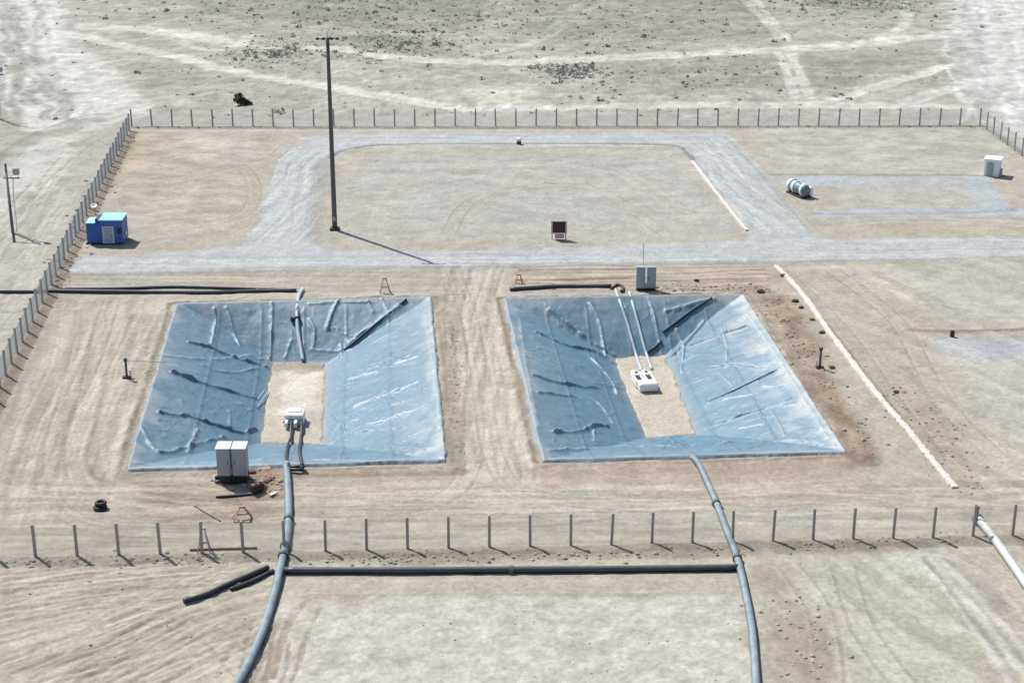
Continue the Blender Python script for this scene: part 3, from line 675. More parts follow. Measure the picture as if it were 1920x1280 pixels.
# ---------------------------------------------------------------- fences
PH = 2.6
def make_fence(name, label, pts, group, wr=.008, wm="wire"):
    """pts: world posts in order"""
    t = thing(name, label, "fence", (*pts[0][:2], 0), group=group)
    o0 = Vector((*pts[0][:2], 0)); src = None
    mb = MB(); mb.box((0, 0, PH / 2 - .15), (.2, .2, PH + .3), bev=.02)
    for i, p in enumerate(pts):
        rz = random.uniform(-.06, .06)
        if src is None: o = src = mb.build("post", M['post'], t)
        else: o = src.copy(); COL.objects.link(o); o.parent = t
        o.location = Vector((p[0], p[1], gz(p[0], p[1]))) - o0
        o.rotation_euler = (random.gauss(0, .012), random.gauss(0, .012), rz)
    mb = MB()
    def bar(a, b, r):
        a = Vector(a) - o0; b = Vector(b) - o0; d = (b - a).normalized(); s = d.cross(Vector((0, 0, 1)))
        s = s.normalized() if s.length > .01 else Vector((1, 0, 0)); u = s.cross(d)
        vs = []
        for p in (a, b):
            for k in range(3): vs.append(p + (s * math.cos(k * 2.094) + u * math.sin(k * 2.094)) * r)
        mb.add(vs, [(0, 1, 4, 3), (1, 2, 5, 4), (2, 0, 3, 5)])
    for a, b in zip(pts[:-1], pts[1:]):
        L = math.hypot(b[0] - a[0], b[1] - a[1])
        if L > 3.6: continue
        z0, z1 = gz(*a[:2]) + .1, gz(*b[:2]) + .1; hh = PH - .3
        for k in range(4): bar((a[0], a[1], z0 + hh * k / 3), (b[0], b[1], z1 + hh * k / 3), .008)
        n = 15; st = 1.0 / n
        for k in range(-int(hh / L * n), n):       # diagonal netting both ways
            for sgn in (0, 1):
                t0, t1 = k * st, k * st + hh / L
                c0, c1 = max(t0, 0), min(t1, 1)
                if c1 <= c0: continue
                f0, f1 = (c0 - t0) * L, (c1 - t0) * L
                if sgn: c0, c1 = 1 - c0, 1 - c1
                bar((a[0] + (b[0] - a[0]) * c0, a[1] + (b[1] - a[1]) * c0, z0 + (z1 - z0) * c0 + f0), (a[0] + (b[0] - a[0]) * c1, a[1] + (b[1] - a[1]) * c1, z0 + (z1 - z0) * c1 + f1), wr)
    mb.build("wire_netting", M[wm], t)
    return t
def lerp_pts(a, b, n, i0=0, i1=None):
    i1 = n if i1 is None else i1
    return [(a[0] + (b[0] - a[0]) * i / n, a[1] + (b[1] - a[1]) * i / n) for i in range(i0, i1 + 1)]
FG = "fences round the compound"
fp = lerp_pts(P2(67, 1045), P2(1898, 1005), 24, -2, 26)
ffence = make_fence("perimeter_fence", "nearest fence, grey posts crossing the whole foreground in front of the blue basins", fp, FG, .007, "wire_dull")
bp_ = lerp_pts(P2(247, 237), P2(1837, 235), 42)
make_fence("perimeter_fence", "farthest fence, straight row of thin posts behind the gravel loop road", bp_, FG)
a, b = P2(247, 237), P2(0, 727)
L = math.hypot(a[0] - b[0], a[1] - b[1]); n = round(L / 2.95)
make_fence("perimeter_fence", "long fence running down the left side beside the blue cabin", lerp_pts(a, b, n, 1, n + 4), FG, .009)
a, b = P2(1837, 235), P2(1960, 325)
L = math.hypot(a[0] - b[0], a[1] - b[1]); n = round(L / 2.95)
make_fence("perimeter_fence", "short stretch of fence in the far right corner behind the white kiosk", lerp_pts(a, b, n, 1, n), FG)

# ---------------------------------------------------------------- masts and poles
H = HT(628, 432, 72); bx, by, bz = G(628, 431)
t = thing("lighting_mast", "very tall dark steel mast with a crossbar at its top, standing left of centre", "mast", (bx, by, bz))
mb = MB(); mb.tube([(0, 0, -.3 + (H + .3) * k / 6) for k in range(7)], .31, 16, r2=.2); mb.build("pole", M['mast'], t, smooth=True)
mb = MB(); mb.box((0, 0, .12), (1.1, 1.1, .3), bev=.05); mb.build("foundation", M['dark'], t)
mb = MB(); mb.box((0, 0, H - .15), (2.6, .12, .12), bev=.02); mb.build("crossbar", M['mast'], t)
for sx in (-1.15, -.45, .45, 1.15):
    mb = MB(); mb.box((sx, -.12, H - .12), (.34, .22, .26), m=Matrix.Rotation(R(-35), 4, 'X'), bev=.03); mb.build("floodlight", M['dark'], t)
mb = MB(); mb.tube([(0, 0, H), (0, 0, H + .7)], .03, 6); mb.build("lightning_rod", M['mast'], t)
mb = MB(); mb.box((.0, -.33, 1.4), (.3, .2, .5), bev=.02); mb.build("junction_box", M['grey'], t)

def wood_pole(name, label, px, py, ptop, strut=None, arm=True):
    x, y, z = G(px, py); H = HT(px, py, ptop)
    t = thing(name, label, "utility pole", (x, y, z), group="utility poles left of the compound")
    mb = MB(); mb.tube([(0, 0, -.3), (0, 0, H * .5), (0, 0, H)], .19, 12, r2=.13); mb.build("pole", M['wood'], t, smooth=True)
    if strut:
        sx, sy, sz = G(*strut); mb = MB(); mb.tube([(sx - x, sy - y, -.2), (.05, -.2, H * .88)], .16, 10, r2=.11); mb.build("brace", M['wood'], t, smooth=True)
    if arm:
        mb = MB(); mb.box((.55, 0, H - 1.75), (1.9, .14, .14), bev=.02); mb.build("crossarm", M['wood'], t)
        for k in (-.3, .5, 1.35):
            mb = MB(); mb.lathe([(.04, 0), (.07, .05), (.045, .1), (.07, .16), (.03, .24)], 8, Matrix.Translation((k, 0, H - 1.68))); mb.build("insulator", M['white'], t)
        mb = MB(); mb.box((1.15, 0, H - .95), (.7, .5, .8), bev=.08); mb.build("transformer", M['grey'], t)
        mb = MB(); mb.tube([(.75, 0, H - 1.8), (.55, -.05, H * .55), (.6, -.1, 2.2), (.5, 0, .1)], .07, 6); mb.build("cable_conduit", M['white'], t)
    return t
wood_pole("utility_pole", "braced wooden utility pole with crossarm and pale conduit, outside the left fence", 24, 436, 306, (27, 455))
wood_pole("utility_pole", "utility pole cut by the left edge of the photo, its shadow falling into view", -4, 222, 120, None, True)

# ---------------------------------------------------------------- blue cabin
x0, y0, z0 = G(198, 459)
s_ = SCL(459)
t = thing("guard_cabin", "bright blue cabin with pale blue roof and grey door beside the left fence", "cabin", (x0, y0, z0))
H1 = HT(198, 459, 414)
mb = MB(); mb.box((.78, 1.4, H1 / 2 + .08), (2.6, 2.8, H1 - .16), bev=.03); mb.build("wall", M['blue'], t)
mb = MB(); mb.box((.78, 1.4, H1 + .06), (2.78, 3.0, .12), bev=.03)
for k in range(7): mb.box((-.4 + k * .39, 1.4, H1 + .135), (.05, 2.9, .03))
mb.build("roof", M['lblue'], t)
H2 = HT(170, 456, 417)
mb = MB(); mb.box((-1.33, 1.25, H2 / 2 + .08), (1.6, 2.2, H2 - .16), bev=.03); mb.build("annex_wall", M['blue'], t)
mb = MB(); mb.box((-1.62, 1.25, H2 + .06), (1.15, 2.4, .1), bev=.03); mb.build("annex_roof", M['lblue'], t)
mb = MB(); mb.box((-.8, 1.1, H2 + .28), (.48, 1.9, .55), bev=.04); mb.build("roof_duct", M['dblue'], t)
mb = MB(); mb.box((-.3, 1.4, .09), (4.0, 2.6, .18)); mb.build("skid_base", M['dark'], t)
d = MB(); d.box((.42, -.03, 1.22), (1.35, .08, 2.05), bev=.02); dd = d.build("door", M['frame'], t)
d = MB(); d.box((.42, -.085, 1.25), (.95, .04, 1.75), bev=.01); d.build("door_leaf", M['door'], dd)
d = MB(); d.box((.78, -.13, 1.15), (.06, .06, .2), bev=.01); d.build("handle", M['dark'], dd)
d = MB(); d.box((1.72, -.015, 1.7), (.5, .05, .7), bev=.01); d.build("window", M['dark'], t)
d = MB(); d.box((2.15, 1.4, 1.0), (.14, .5, .4), bev=.03); d.build("air_conditioner", M['white'], t)
x1, y1, z1 = G(178, 404)
t = thing("satellite_dish", "small white dish on a short stand just behind the blue cabin", "dish", (x1, y1, z1))
mb = MB(); mb.tube([(0, 0, 0), (0, 0, 1.1)], .05, 8); mb.build("stand", M['grey'], t)
mb = MB(); mb.lathe([(.02, 0), (.2, .03), (.33, .1), (.4, .18), (.38, .2), (.3, .12), (.02, .04)], 18, Matrix.Translation((0, 0, 1.1)) @ Matrix.Rotation(R(25), 4, 'X')); mb.build("dish", M['white'], t, smooth=True)

# ---------------------------------------------------------------- grey control cabinets
def cabinets(label, px, py, ptop, wd, dep, gap, toph, base=.35, topm='topw', tall=None):
    x, y, z = G(px, py); Hh = HT(px, py, ptop)
    t = thing("control_cabinet", label, "control cabinet", (x, y, z), group="twin control cabinets")
    for sx in (-1, 1):
        c = sx * (wd / 2 + gap / 2)
        mb = MB(); mb.box((c, dep / 2, base + (Hh - base) / 2), (wd, dep, Hh - base), bev=.025)
        bo = mb.build("cabinet_body", M['grey'], t)
        mb = MB(); mb.box((c, -.012, base + (Hh - base) / 2), (wd - .16, .03, Hh - base - .2), bev=.01); dr = mb.build("door", M['grey'], bo)
        mb = MB(); mb.box((c + sx * -wd * .34, -.05, base + (Hh - base) * .5), (.04, .05, .3), bev=.01); mb.build("handle", M['dark'], bo)
        for k in range(5):
            pass
        mb = MB(); mb.box((c, dep / 2, Hh + toph / 2), (wd + .12, dep + .16, toph), bev=.03); mb.build("top_cover", M[topm], bo)
        for lx in (-wd / 2 + .06, wd / 2 - .06):
            for ly in (.07, dep - .07):
                mb = MB(); mb.box((c + lx, ly, base / 2 - .05), (.08, .08, base + .1)); mb.build("leg", M['dark'], t)
    mb = MB(); mb.box((0, dep / 2 + .05, base / 2 - .02), (2 * wd + gap - .25, dep - .2, base - .02), bev=.02); mb.build("shade_box", M["dark"], t)  # dark box added under the cabinets to deepen their shadow
    mb = MB(); mb.box((0, dep / 2, base + .25), (gap + .02, dep * .6, .5), bev=.01); mb.build("cable_duct", M['frame'], t)
    return t
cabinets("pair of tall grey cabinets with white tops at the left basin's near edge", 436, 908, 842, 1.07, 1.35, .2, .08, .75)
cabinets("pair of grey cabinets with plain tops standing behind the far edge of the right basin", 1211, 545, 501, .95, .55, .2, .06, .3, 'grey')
x, y, z = G(1206, 541)
t = thing("antenna_pole", "very thin rod rising behind the grey cabinets at the right basin", "pole", (x, y + .9, z))
mb = MB(); mb.tube([(0, 0, 0), (0, 0, HT(1206, 536, 455))], .035, 6); mb.build("rod", M['post'], t)
mb = MB(); mb.box((0, 0, .1), (.3, .3, .2), bev=.02); mb.build("foot", M['dark'], t)

# ---------------------------------------------------------------- red notice board, kiosk, tank skid, marker
x, y, z = G(1048, 449); hb, ht = HT(1048, 449, 436), HT(1048, 449, 416)
t = thing("notice_board", "dark maroon board in a pale pink frame standing alone in the middle of the yard", "notice board", (x, y, z))
mb = MB(); mb.box((0, 0, (hb + ht) / 2), (1.55, .1, ht - hb), bev=.02); mb.build("panel", M['maroon'], t)
mb = MB()
for q in ((0, ht + .06, 1.85, .12), (0, hb - .06, 1.85, .12)): mb.box((q[0], 0, q[1]), (q[2], .14, q[3]), bev=.01)
for sx in (-.86, .86): mb.box((sx, 0, (hb + ht) / 2), (.13, .139, ht - hb), bev=.01)
mb.build("frame", M['pink'], t)
for sx in (-.8, .8):
    mb = MB(); mb.box((sx, 0, (hb - .12) / 2 - .1), (.12, .1, hb - .12 + .2)); mb.build("leg", M['post'], t)
mb = MB(); mb.box((.05, .02, hb - .42), (1.1, .5, .5), bev=.05); mb.build("sand_box", M['pink'], t)

x, y, z = G(1858, 331)
t = thing("kiosk", "small white kiosk with grey front at the far right by the fence corner", "kiosk", (x, y, z), R(-24))
Hh = HT(1858, 331, 300)
mb = MB(); mb.box((0, .9, Hh / 2), (2.0, 1.8, Hh), bev=.04); mb.build("wall", M['white'], t)
mb = MB(); mb.box((0, .9, Hh + .07), (2.3, 2.2, .14), bev=.04); mb.build("roof", M['white'], t)
mb = MB(); mb.box((-.2, -.03, Hh * .45), (.85, .06, Hh * .8), bev=.01); dd = mb.build("door", M['grey'], t)
mb = MB(); mb.box((.12, -.08, Hh * .45), (.05, .05, .16)); mb.build("handle", M['dark'], dd)
mb = MB(); mb.box((1.12, .9, .45), (.25, 1.2, .9), bev=.04); mb.build("side_box", M['grey'], t)

x, y, z = G(1496, 366)
t = thing("storage_tank", "teal horizontal tank with white hoops on a dark skid beside the right gravel road", "tank", (x, y, z), R(-64))
t.scale = (.68, .8, .85)
Mx = Matrix.Translation((0, 0, 1.15)) @ Matrix.Rotation(R(90), 4, 'Y')
mb = MB(); mb.lathe([(.1, -2.7), (.6, -2.6), (.85, -2.3), (.85, 2.3), (.6, 2.6), (.1, 2.7)], 20, Mx); mb.build("tank_shell", M['green'], t, smooth=True)
for k in (-2.1, -.7, 1.9):
    mb = MB(); mb.lathe([(.87, k - .3), (.95, k - .28), (.95, k + .28), (.87, k + .3)], 20, Mx); mb.build("hoop", M['white'], t)
mb = MB(); mb.box((1.0, .95, 1.0), (3.6, .5, 1.3), bev=.08); mb.build("side_cover", M['white'], t)
mb = MB(); mb.box((0, .1, .15), (5.0, 1.9, .24), bev=.03); mb.build("skid", M['dark'], t)
for k in (-1.8, 1.8):
    mb = MB(); mb.box((k, 0, .4), (.25, 1.2, .4), bev=.03); mb.build("saddle", M['dark'], t)
mb = MB(); mb.tube([(-1.0, 0, 1.9), (-1.0, 0, 2.35)], .18, 10); mb.build("filler_cap", M['grey'], t)

x, y, z = G(973, 270)
t = thing("marker_drum", "tiny black and white drum on the inner edge of the far gravel road", "drum", (x, y, z))
mb = MB(); mb.lathe([(.3, 0), (.33, .05), (.33, .45), (.3, .5)], 14); mb.build("drum_base", M['dark'], t)
mb = MB(); mb.lathe([(.3, .5), (.33, .55), (.33, .88), (.2, .95)], 14); mb.build("drum_top", M['white'], t)

# ---------------------------------------------------------------- pipes
def pipe(name, label, pts, r, m, joints=(), group=None, n=12, cat="pipe", snap=False, sag=0, jm=None, jl=.35):
    pw = [(S(*p) if snap else G(*p)) for p in pts]; pw = [(a, b, c + r * .92) for a, b, c in pw]
    sm = smooth_line(pw, 6); o = Vector(sm[0]); o.z -= r
    t = thing(name, label, cat, o, group=group)
    mb = MB(); mb.tube([Vector(q) - o for q in sm], r, n); mb.build("pipe_body", m, t, smooth=True)
    for f in joints:
        i = f * (len(sm) - 1); k = min(int(i), len(sm) - 2); a = Vector(sm[k]); b = Vector(sm[k + 1]); c = a.lerp(b, i - k); d = (b - a).normalized()
        mb = MB(); mb.tube([c - o - d * jl / 2, c - o + d * jl / 2], r * 1.3, n); mb.build("joint_collar", jm or M['collar'], t)
    return t
pipe("pipeline", "long curved grey pipe running from the left basin past the front fence",
     [(537, 874), (540, 920), (541, 980), (535, 1030), (526, 1070), (514, 1120), (490, 1195), (450, 1280), (400, 1360)], .30, M['pipe'], (.25, .375, .43), "curved drain pipes")
pipe("pipeline", "long curved grey pipe running from the right basin past the front fence",
     [(1283, 838), (1305, 870), (1326, 910), (1343, 950), (1362, 1000), (1382, 1052), (1398, 1120), (1410, 1190), (1417, 1280), (1420, 1360)], .27, M['pipe'], (.333, .555), "curved drain pipes")
pipe("cross_pipe", "straight black pipe lying across the foreground between the two long grey pipes",
     [(534, 1074), (700, 1074), (958, 1073), (1180, 1071), (1384, 1069)], .25, M['bpipe'], (.5,), jm=M['wood'])
pipe("loose_pipe", "long loose black pipe lying slantwise on the sand left of the curved pipe", [(345, 1131), (385, 1118), (430, 1098), (503, 1067)], .2, M['hose'], (), "loose black pipes")
pipe("loose_pipe", "shorter loose black pipe leaning against the long slanting one", [(432, 1106), (470, 1093), (510, 1074)], .15, M['hose'], (.98,), "loose black pipes")
pipe("supply_pipe", "nearer of two black pipes behind the left basin, running to the left edge", [(-60, 548), (60, 549), (110, 549), (300, 551), (400, 551), (470, 548), (556, 547)], .19, M['bpipe'], (.2, .86), "black supply pipes behind the left basin")
pipe("supply_pipe", "farther of two black pipes running behind the left basin, closest to the road", [(112, 545), (220, 543), (300, 541), (350, 541), (470, 544), (550, 546)], .17, M['bpipe'], (), "black supply pipes behind the left basin")
pipe("supply_pipe", "short black pipe lying behind the far edge of the right basin", [(956, 545), (1035, 540), (1100, 539), (1146, 539)], .2, M['bpipe'], (.34,))
pipe("inlet_pipe", "pale pipe dropping down the far slope of the left basin, dark collar across it", [(568, 545), (560, 560), (557, 590), (559, 625), (565, 660), (568, 678)], .2, M['pale'], (), snap=True)
pipe("tee_fitting", "thick black stub lying across the pale inlet pipe of the left basin", [(545, 601), (562, 601)], .26, M['hose'], (), snap=True, cat="pipe fitting")
pipe("rubber_hose", "short black hose beside the top of the pale inlet pipe in the left basin", [(562, 558), (557, 580), (555, 598)], .13, M['hose'], (), snap=True, cat="hose")
pipe("rubber_hose", "thick black hose slanting down the far right corner of the left basin", [(762, 563), (735, 585), (700, 613), (668, 640), (645, 658)], .13, M['hose'], (), snap=True, cat="hose")
pipe("rubber_hose", "black hose slanting down the far right corner of the right basin", [(1335, 560), (1300, 582), (1262, 610), (1243, 624)], .12, M['hose'], (), snap=True, cat="hose")
pipe("rubber_hose", "very short black hose at the far end of the right basin floor", [(1240, 641), (1225, 655), (1212, 663)], .14, M['hose'], (), snap=True, cat="hose")
pipe("rubber_hose", "long thin black strand added as a crease shadow, slanting down the right slope of the right basin", [(1488, 683), (1450, 697), (1410, 716), (1370, 735), (1325, 755)], .055, M['hose'], (), snap=True, cat="hose")  # black strand added to draw the shaded side of a liner crease
pipe("delivery_hose", "left one of two pale hoses running down to the pump in the right basin", [(1154, 545), (1163, 570), (1175, 605), (1185, 640), (1194, 672), (1203, 697)], .16, M['pale'], (), "pale hoses in the right basin", snap=True, cat="hose")
pipe("delivery_hose", "right one of two pale hoses running down to the pump in the right basin", [(1180, 550), (1187, 575), (1198, 615), (1207, 650), (1214, 672), (1222, 695)], .16, M['pale'], (), "pale hoses in the right basin", snap=True, cat="hose")
pipe("channel_pipe", "wide whitish pipe running to the lower right corner from the front fence", [(1832, 978), (1850, 1000), (1880, 1040), (1925, 1105), (2000, 1215)], .33, mat("whitewashed_pipe", (.34, .37, .36), .6, dust_sheen=.95, dust_sheen_col=(.6, .62, .6)), (0.02,), jm=M['gpost'])
pipe("steel_bar", "dark pipe lying on the sand in front of the white-topped cabinets", [(405, 932), (445, 930), (485, 928)], .1, M['hose'], (), cat="pipe")
pipe("steel_bar", "dark bar lying along the front fence under the pink trestle", [(356, 1032), (420, 1031), (482, 1030)], .09, M['rust'], (), cat="bar")
pipe("fallen_rod", "thin dark rod with knobbed ends lying on the sand near the front fence", [(366, 950), (385, 960), (412, 976)], .05, M['gpost'], (0.02, .98), cat="rod", jl=.25)
pipe("valve_pipe", "short rusty elbow pipe at the end of the black pipe behind the right basin", [(1146, 543), (1158, 536), (1168, 541), (1166, 549)], .16, M['rust'], (.95,))

# ---------------------------------------------------------------- pumps on the basin floors
x, y, z = S(552, 800); z = -DEP + .12
t = thing("pump_unit", "white box pump on the left basin floor with two black hoses leaving it", "pump", (x, y, z))
mb = MB(); mb.box((0, .75, .6), (1.75, 1.5, .95), bev=.08); mb.box((0, 1.0, 1.12), (1.2, .8, .12), bev=.03); mb.build("housing", M['white'], t)
mb = MB(); mb.box((0, .7, .07), (1.9, 1.7, .14), bev=.02); mb.build("base_frame", M['grey'], t)
for sx in (-.42, .42):
    mb = MB(); mb.box((sx - .22, -.45, .42), (.3, .95, .5), bev=.05); mb.build("outlet_cover", M['white'], t)
    mb = MB(); mb.box((sx - .42, -.6, .6), (.2, .25, .2), bev=.05); mb.build("valve", M['gpost'], t)
def rel(px, py, dz): 
    q = S(px, py); return (q[0] - x, q[1] - y, q[2] - z + dz)
for a in ([(547, 799, .7), (546, 812, .5), (546, 824, .3), (540, 838, .25), (537, 856, .25), (538, 872, .25)], [(565, 799, .7), (566, 812, .5), (564, 830, .3), (561, 848, .25), (564, 864, .25), (566, 876, .25)]):
    mb = MB(); mb.tube(smooth_line([rel(*q) for q in a], 6), .13, 10); mb.build("discharge_hose", M['hose'], t, smooth=True)
x, y, z = G(553, 886)
t = thing("pipe_manifold", "black rectangular pipe manifold at the near rim of the left basin", "manifold", (x, y, z))
mb = MB(); mb.tube(smooth_line([(-.6, .75, .35), (-.62, .3, .3), (-.6, -.1, .3)], 3), .14, 10); mb.tube([(-.6, .28, .3), (.6, .28, .3)], .13, 10); mb.tube([(.55, .75, .35), (.62, .3, .3), (.66, -.15, .28), (.2, -.22, .26), (-.6, -.12, .26)], .14, 10); mb.build("pipework", M['hose'], t, smooth=True)
mb = MB(); mb.lathe([(.22, 0), (.22, .08), (.05, .1), (.05, .3), (.16, .32), (.16, .36)], 12, Matrix.Translation((.64, .1, .38))); mb.build("hand_wheel", M['dark'], t)

x, y, z = S(1217, 738); z = -DEP + .12
t = thing("pump_unit", "white pump with two black hatches at the far end of the right basin floor", "pump", (x, y, z), R(10))
mb = MB(); mb.box((0, .55, .45), (1.75, 1.1, .75), bev=.1); mb.build("housing", M['white'], t)
for sx in (-.48, .48):
    mb = MB(); mb.box((sx * 1.75, 1.75, .4), (.22, 1.5, .6), bev=.03); mb.box((sx * .35, 1.75, .4), (.22, 1.5, .6), bev=.03); mb.box((sx, 2.6, .42), (.95, .6, .65), bev=.05); mb.box((sx, 3.3, .35), (.42, 1.0, .45), bev=.05); mb.build("arm", M['white'], t)
    mb = MB(); mb.box((sx * 1.04, 1.68, .5), (.5, 1.15, .34), bev=.02); mb.build("hatch", M['dark'], t)
    mb = MB(); mb.box((sx, 2.75, .78), (.25, .3, .12), bev=.03); mb.build("valve", M['gpost'], t)

t.scale = (1.05, 1.2, 1.1)
# anchor for hose on left basin slope: pale wooden brace
x, y, z = S(478, 764)
t = thing("ladder", "short pale blue ladder lying at the foot of the left slope of the left basin", "ladder", (x, y, z + .08))
b_ = S(500, 735); v = Vector((b_[0] - x, b_[1] - y, b_[2] - z + .1)); sd = v.cross(Vector((0, 0, 1))).normalized() * .22
for k in (-1, 1):
    mb = MB(); mb.tube([sd * k, v + sd * k], .045, 6); mb.build("rail", M['frame'], t)
for k in range(1, 9):
    mb = MB(); mb.tube([v * (k / 9) - sd, v * (k / 9) + sd], .03, 6); mb.build("rung", M['frame'], t)

# ---------------------------------------------------------------- small posts by the basins
def lamp_post(px, py, ptop, label, m, side):
    x, y, z = G(px, py); Hh = HT(px, py, ptop)
    t = thing("bollard_post", label, "post", (x, y, z), group="short posts beside the basins")
    mb = MB(); mb.tube([(0, 0, -.1), (0, 0, Hh)], .11, 10); mb.build("shaft", m, t, smooth=True)
    mb = MB(); mb.box((0, 0, Hh + .08), (.34, .28, .3), bev=.05); mb.build("head", m, t)
    mb = MB(); mb.box((0, 0, .1), (.75, .5, .2), bev=.04); mb.build("foot", M['rock'], t)
    mb = MB(); mb.box((side * .32, .1, .55), (.2, .16, .5), bev=.03); mb.build("meter_box", M['white'], t)
    return (x, y, z + Hh)
pa = lamp_post(238, 708, 675, "short dark green post on the sand left of the left basin", M['gpost'], 1)
pb = lamp_post(1537, 690, 655, "short dark post on the sand right of the right basin", M['gpost'], -1)
for (a, bpx, lab) in ((pa, (505, 668), "thin wire strung from the short post over the left basin"), (pb, (1492, 680), "thin wire strung from the short post to the edge of the right basin")):
    b = S(*bpx, .3); mb = MB(); o = Vector(a); n = 10
    mb.tube([Vector(a).lerp(Vector(b), k / n) - o - Vector((0, 0, .5 * math.sin(math.pi * k / n))) for k in range(n + 1)], .03, 5)
    tag(mb.build("guide_wire", M['frame'], None, o), lab, "wire")
x, y, z = G(1828, 985)
t = thing("marker_post", "slim dark green post beside the start of the wide whitish pipe", "post", (x + .1, y, z))
mb = MB(); mb.tube([(0, 0, 0), (0, 0, HT(1828, 985, 952))], .07, 8); mb.build("shaft", M['gpost'], t)
mb = MB(); mb.box((0, 0, HT(1828, 985, 952)), (.26, .16, .22), bev=.03); mb.build("head", M['gpost'], t)

# ---------------------------------------------------------------- trestles
def trestle(px, py, label, h=1.1, wd=.95, rz=0.0, m1='red', m2='pink'):
    x, y, z = G(px, py)
    t = thing("trestle", label, "trestle", (x, y, z), rz, "red trestles")
    for sx in (-1, 1):
        for sy in (-1, 1):
            mb = MB(); mb.tube([(sx * wd / 2, sy * .3, 0), (sx * .12, 0, h)], .05, 6); mb.build("leg", M[m1 if sx > 0 else m2], t)
    mb = MB(); mb.box((0, 0, h), (.5, .16, .14), bev=.02); mb.build("top_rail", M[m1], t)
    mb = MB(); mb.box((0, -.02, h * .4), (wd * .7, .1, .16), bev=.02); mb.build("plank", M[m2], t)
trestle(722, 549, "red and white trestle standing behind the far right corner of the left basin", 1.6, 1.1, .1)
trestle(973, 531, "small faded red trestle near the far left corner of the right basin", 1.0, .8, -.2)
trestle(455, 972, "red trestle on the sand between the grey cabinets and the front fence", 1.0, 1.5, .3)
trestle(383, 1034, "pink trestle leaning at a post of the front fence", 1.9, .9, .1, 'pink', 'pink')
x, y, z = G(482, 924)
t = thing("oil_drum", "dark red drum lying on its side by the grey cabinets of the left basin", "drum", (x, y, z))
Mx = Matrix.Translation((0, 0, .42)) @ Matrix.Rotation(R(35), 4, 'Z') @ Matrix.Rotation(R(90), 4, 'Y')
mb = MB(); mb.lathe([(.38, -.5), (.4, -.48), (.4, -.2), (.425, -.18), (.4, -.16), (.4, .16), (.425, .18), (.4, .2), (.4, .48), (.38, .5)], 16, Mx); mb.build("shell", M['maroon'], t, smooth=True)
mb = MB(); mb.lathe([(.36, .49), (.36, .515), (.06, .52)], 16, Mx); mb.build("end_cap", M['rust'], t)
x, y, z = G(407, 902)
t = thing("cable_reel", "small dark cable reel with pale rim left of the grey cabinets", "cable reel", (x, y, z), .4)
Mx = Matrix.Translation((0, 0, .3)) @ Matrix.Rotation(R(90), 4, 'Y')
mb = MB(); mb.lathe([(.18, -.2), (.18, .2)], 14, Mx); mb.build("hub", M['dark'], t)
for k in (-.22, .22): mb = MB(); mb.lathe([(.3, k - .025), (.3, k + .025)], 16, Mx); mb.build("flange", M['topw'], t)
boards = [(497, 880, .9, .5, .3, 'tan', "tan board lying nearest the curved pipe, by the left basin"), (476, 872, .7, .45, -.5, 'tan', "tan board lying right beside the grey cabinets"), (505, 900, 1.1, .35, 1.1, 'rust', "rust brown plank lying between the dark red drum and the curved pipe"),
          (513, 928, .7, .25, .9, 'topw', "pale yellow offcut lying on the sand beside the curved pipe"), (472, 888, .6, .4, .2, 'rust', "rust brown offcut lying between the cabinets and the dark red drum")]
for px, py, a, b, rz, mm, lab in boards:
    x, y, z = G(px, py); mb = MB(); mb.box((0, 0, 0), (a, b, .08), rz=0, bev=.01, m=Matrix.Rotation(.12, 4, 'X')); o = mb.build("board", M[mm], None, (x, y, z + .1)); o.rotation_euler = (0, 0, rz)
    tag(o, lab, "board", "scrap boards by the left basin")

# ---------------------------------------------------------------- tyre, barrel, rocks, bushes
x, y, z = G(188, 953)
t = thing("old_tyre", "black tyre lying on the sand behind the front fence at far left", "tyre", (x, y, z))
prof = [(.26 + .0, 0)]
mb = MB(); N, K = 24, 10
for i in range(N):
    a = 2 * math.pi * i / N
    for k in range(K):
        b = 2 * math.pi * k / K; rr = .4 + .16 * math.cos(b); mb.v.append((rr * math.cos(a), rr * math.sin(a), .17 + .15 * math.sin(b)))
for i in range(N):
    for k in range(K): mb.f.append((i * K + k, ((i + 1) % N) * K + k, ((i + 1) % N) * K + (k + 1) % K, i * K + (k + 1) % K))
for k, o_ in ((1, (.05, .1, .34)),):
    n0 = len(mb.v)
    mb2 = MB(); mb2.v = [(v[0] * .85 + o_[0], v[1] * .85 + o_[1], v[2] * .9 + o_[2]) for v in mb.v]; mb2.f = list(mb.f)
mb.build("tyre_ring", M['tyre'], t, smooth=True)
o = mb2.build("old_tyre", M['tyre'], None, (x, y, z), smooth=True); tag(o, "smaller black tyre stacked on top of the tyre at far left", "tyre")
x, y, z = G(1785, 631)
t = thing("barrel", "small black barrel standing at the brown trench line on the right", "barrel", (x, y, z)); t.scale = (.8, .8, .8)
mb = MB(); mb.lathe([(.27, 0), (.29, .05), (.29, .3), (.31, .33), (.29, .36), (.29, .7), (.27, .75)], 14); mb.build("shell", M['dark'], t, smooth=True)
mb = MB(); mb.lathe([(.25, .75), (.25, .78)], 14); mb.build("lid", M['tyre'], t)
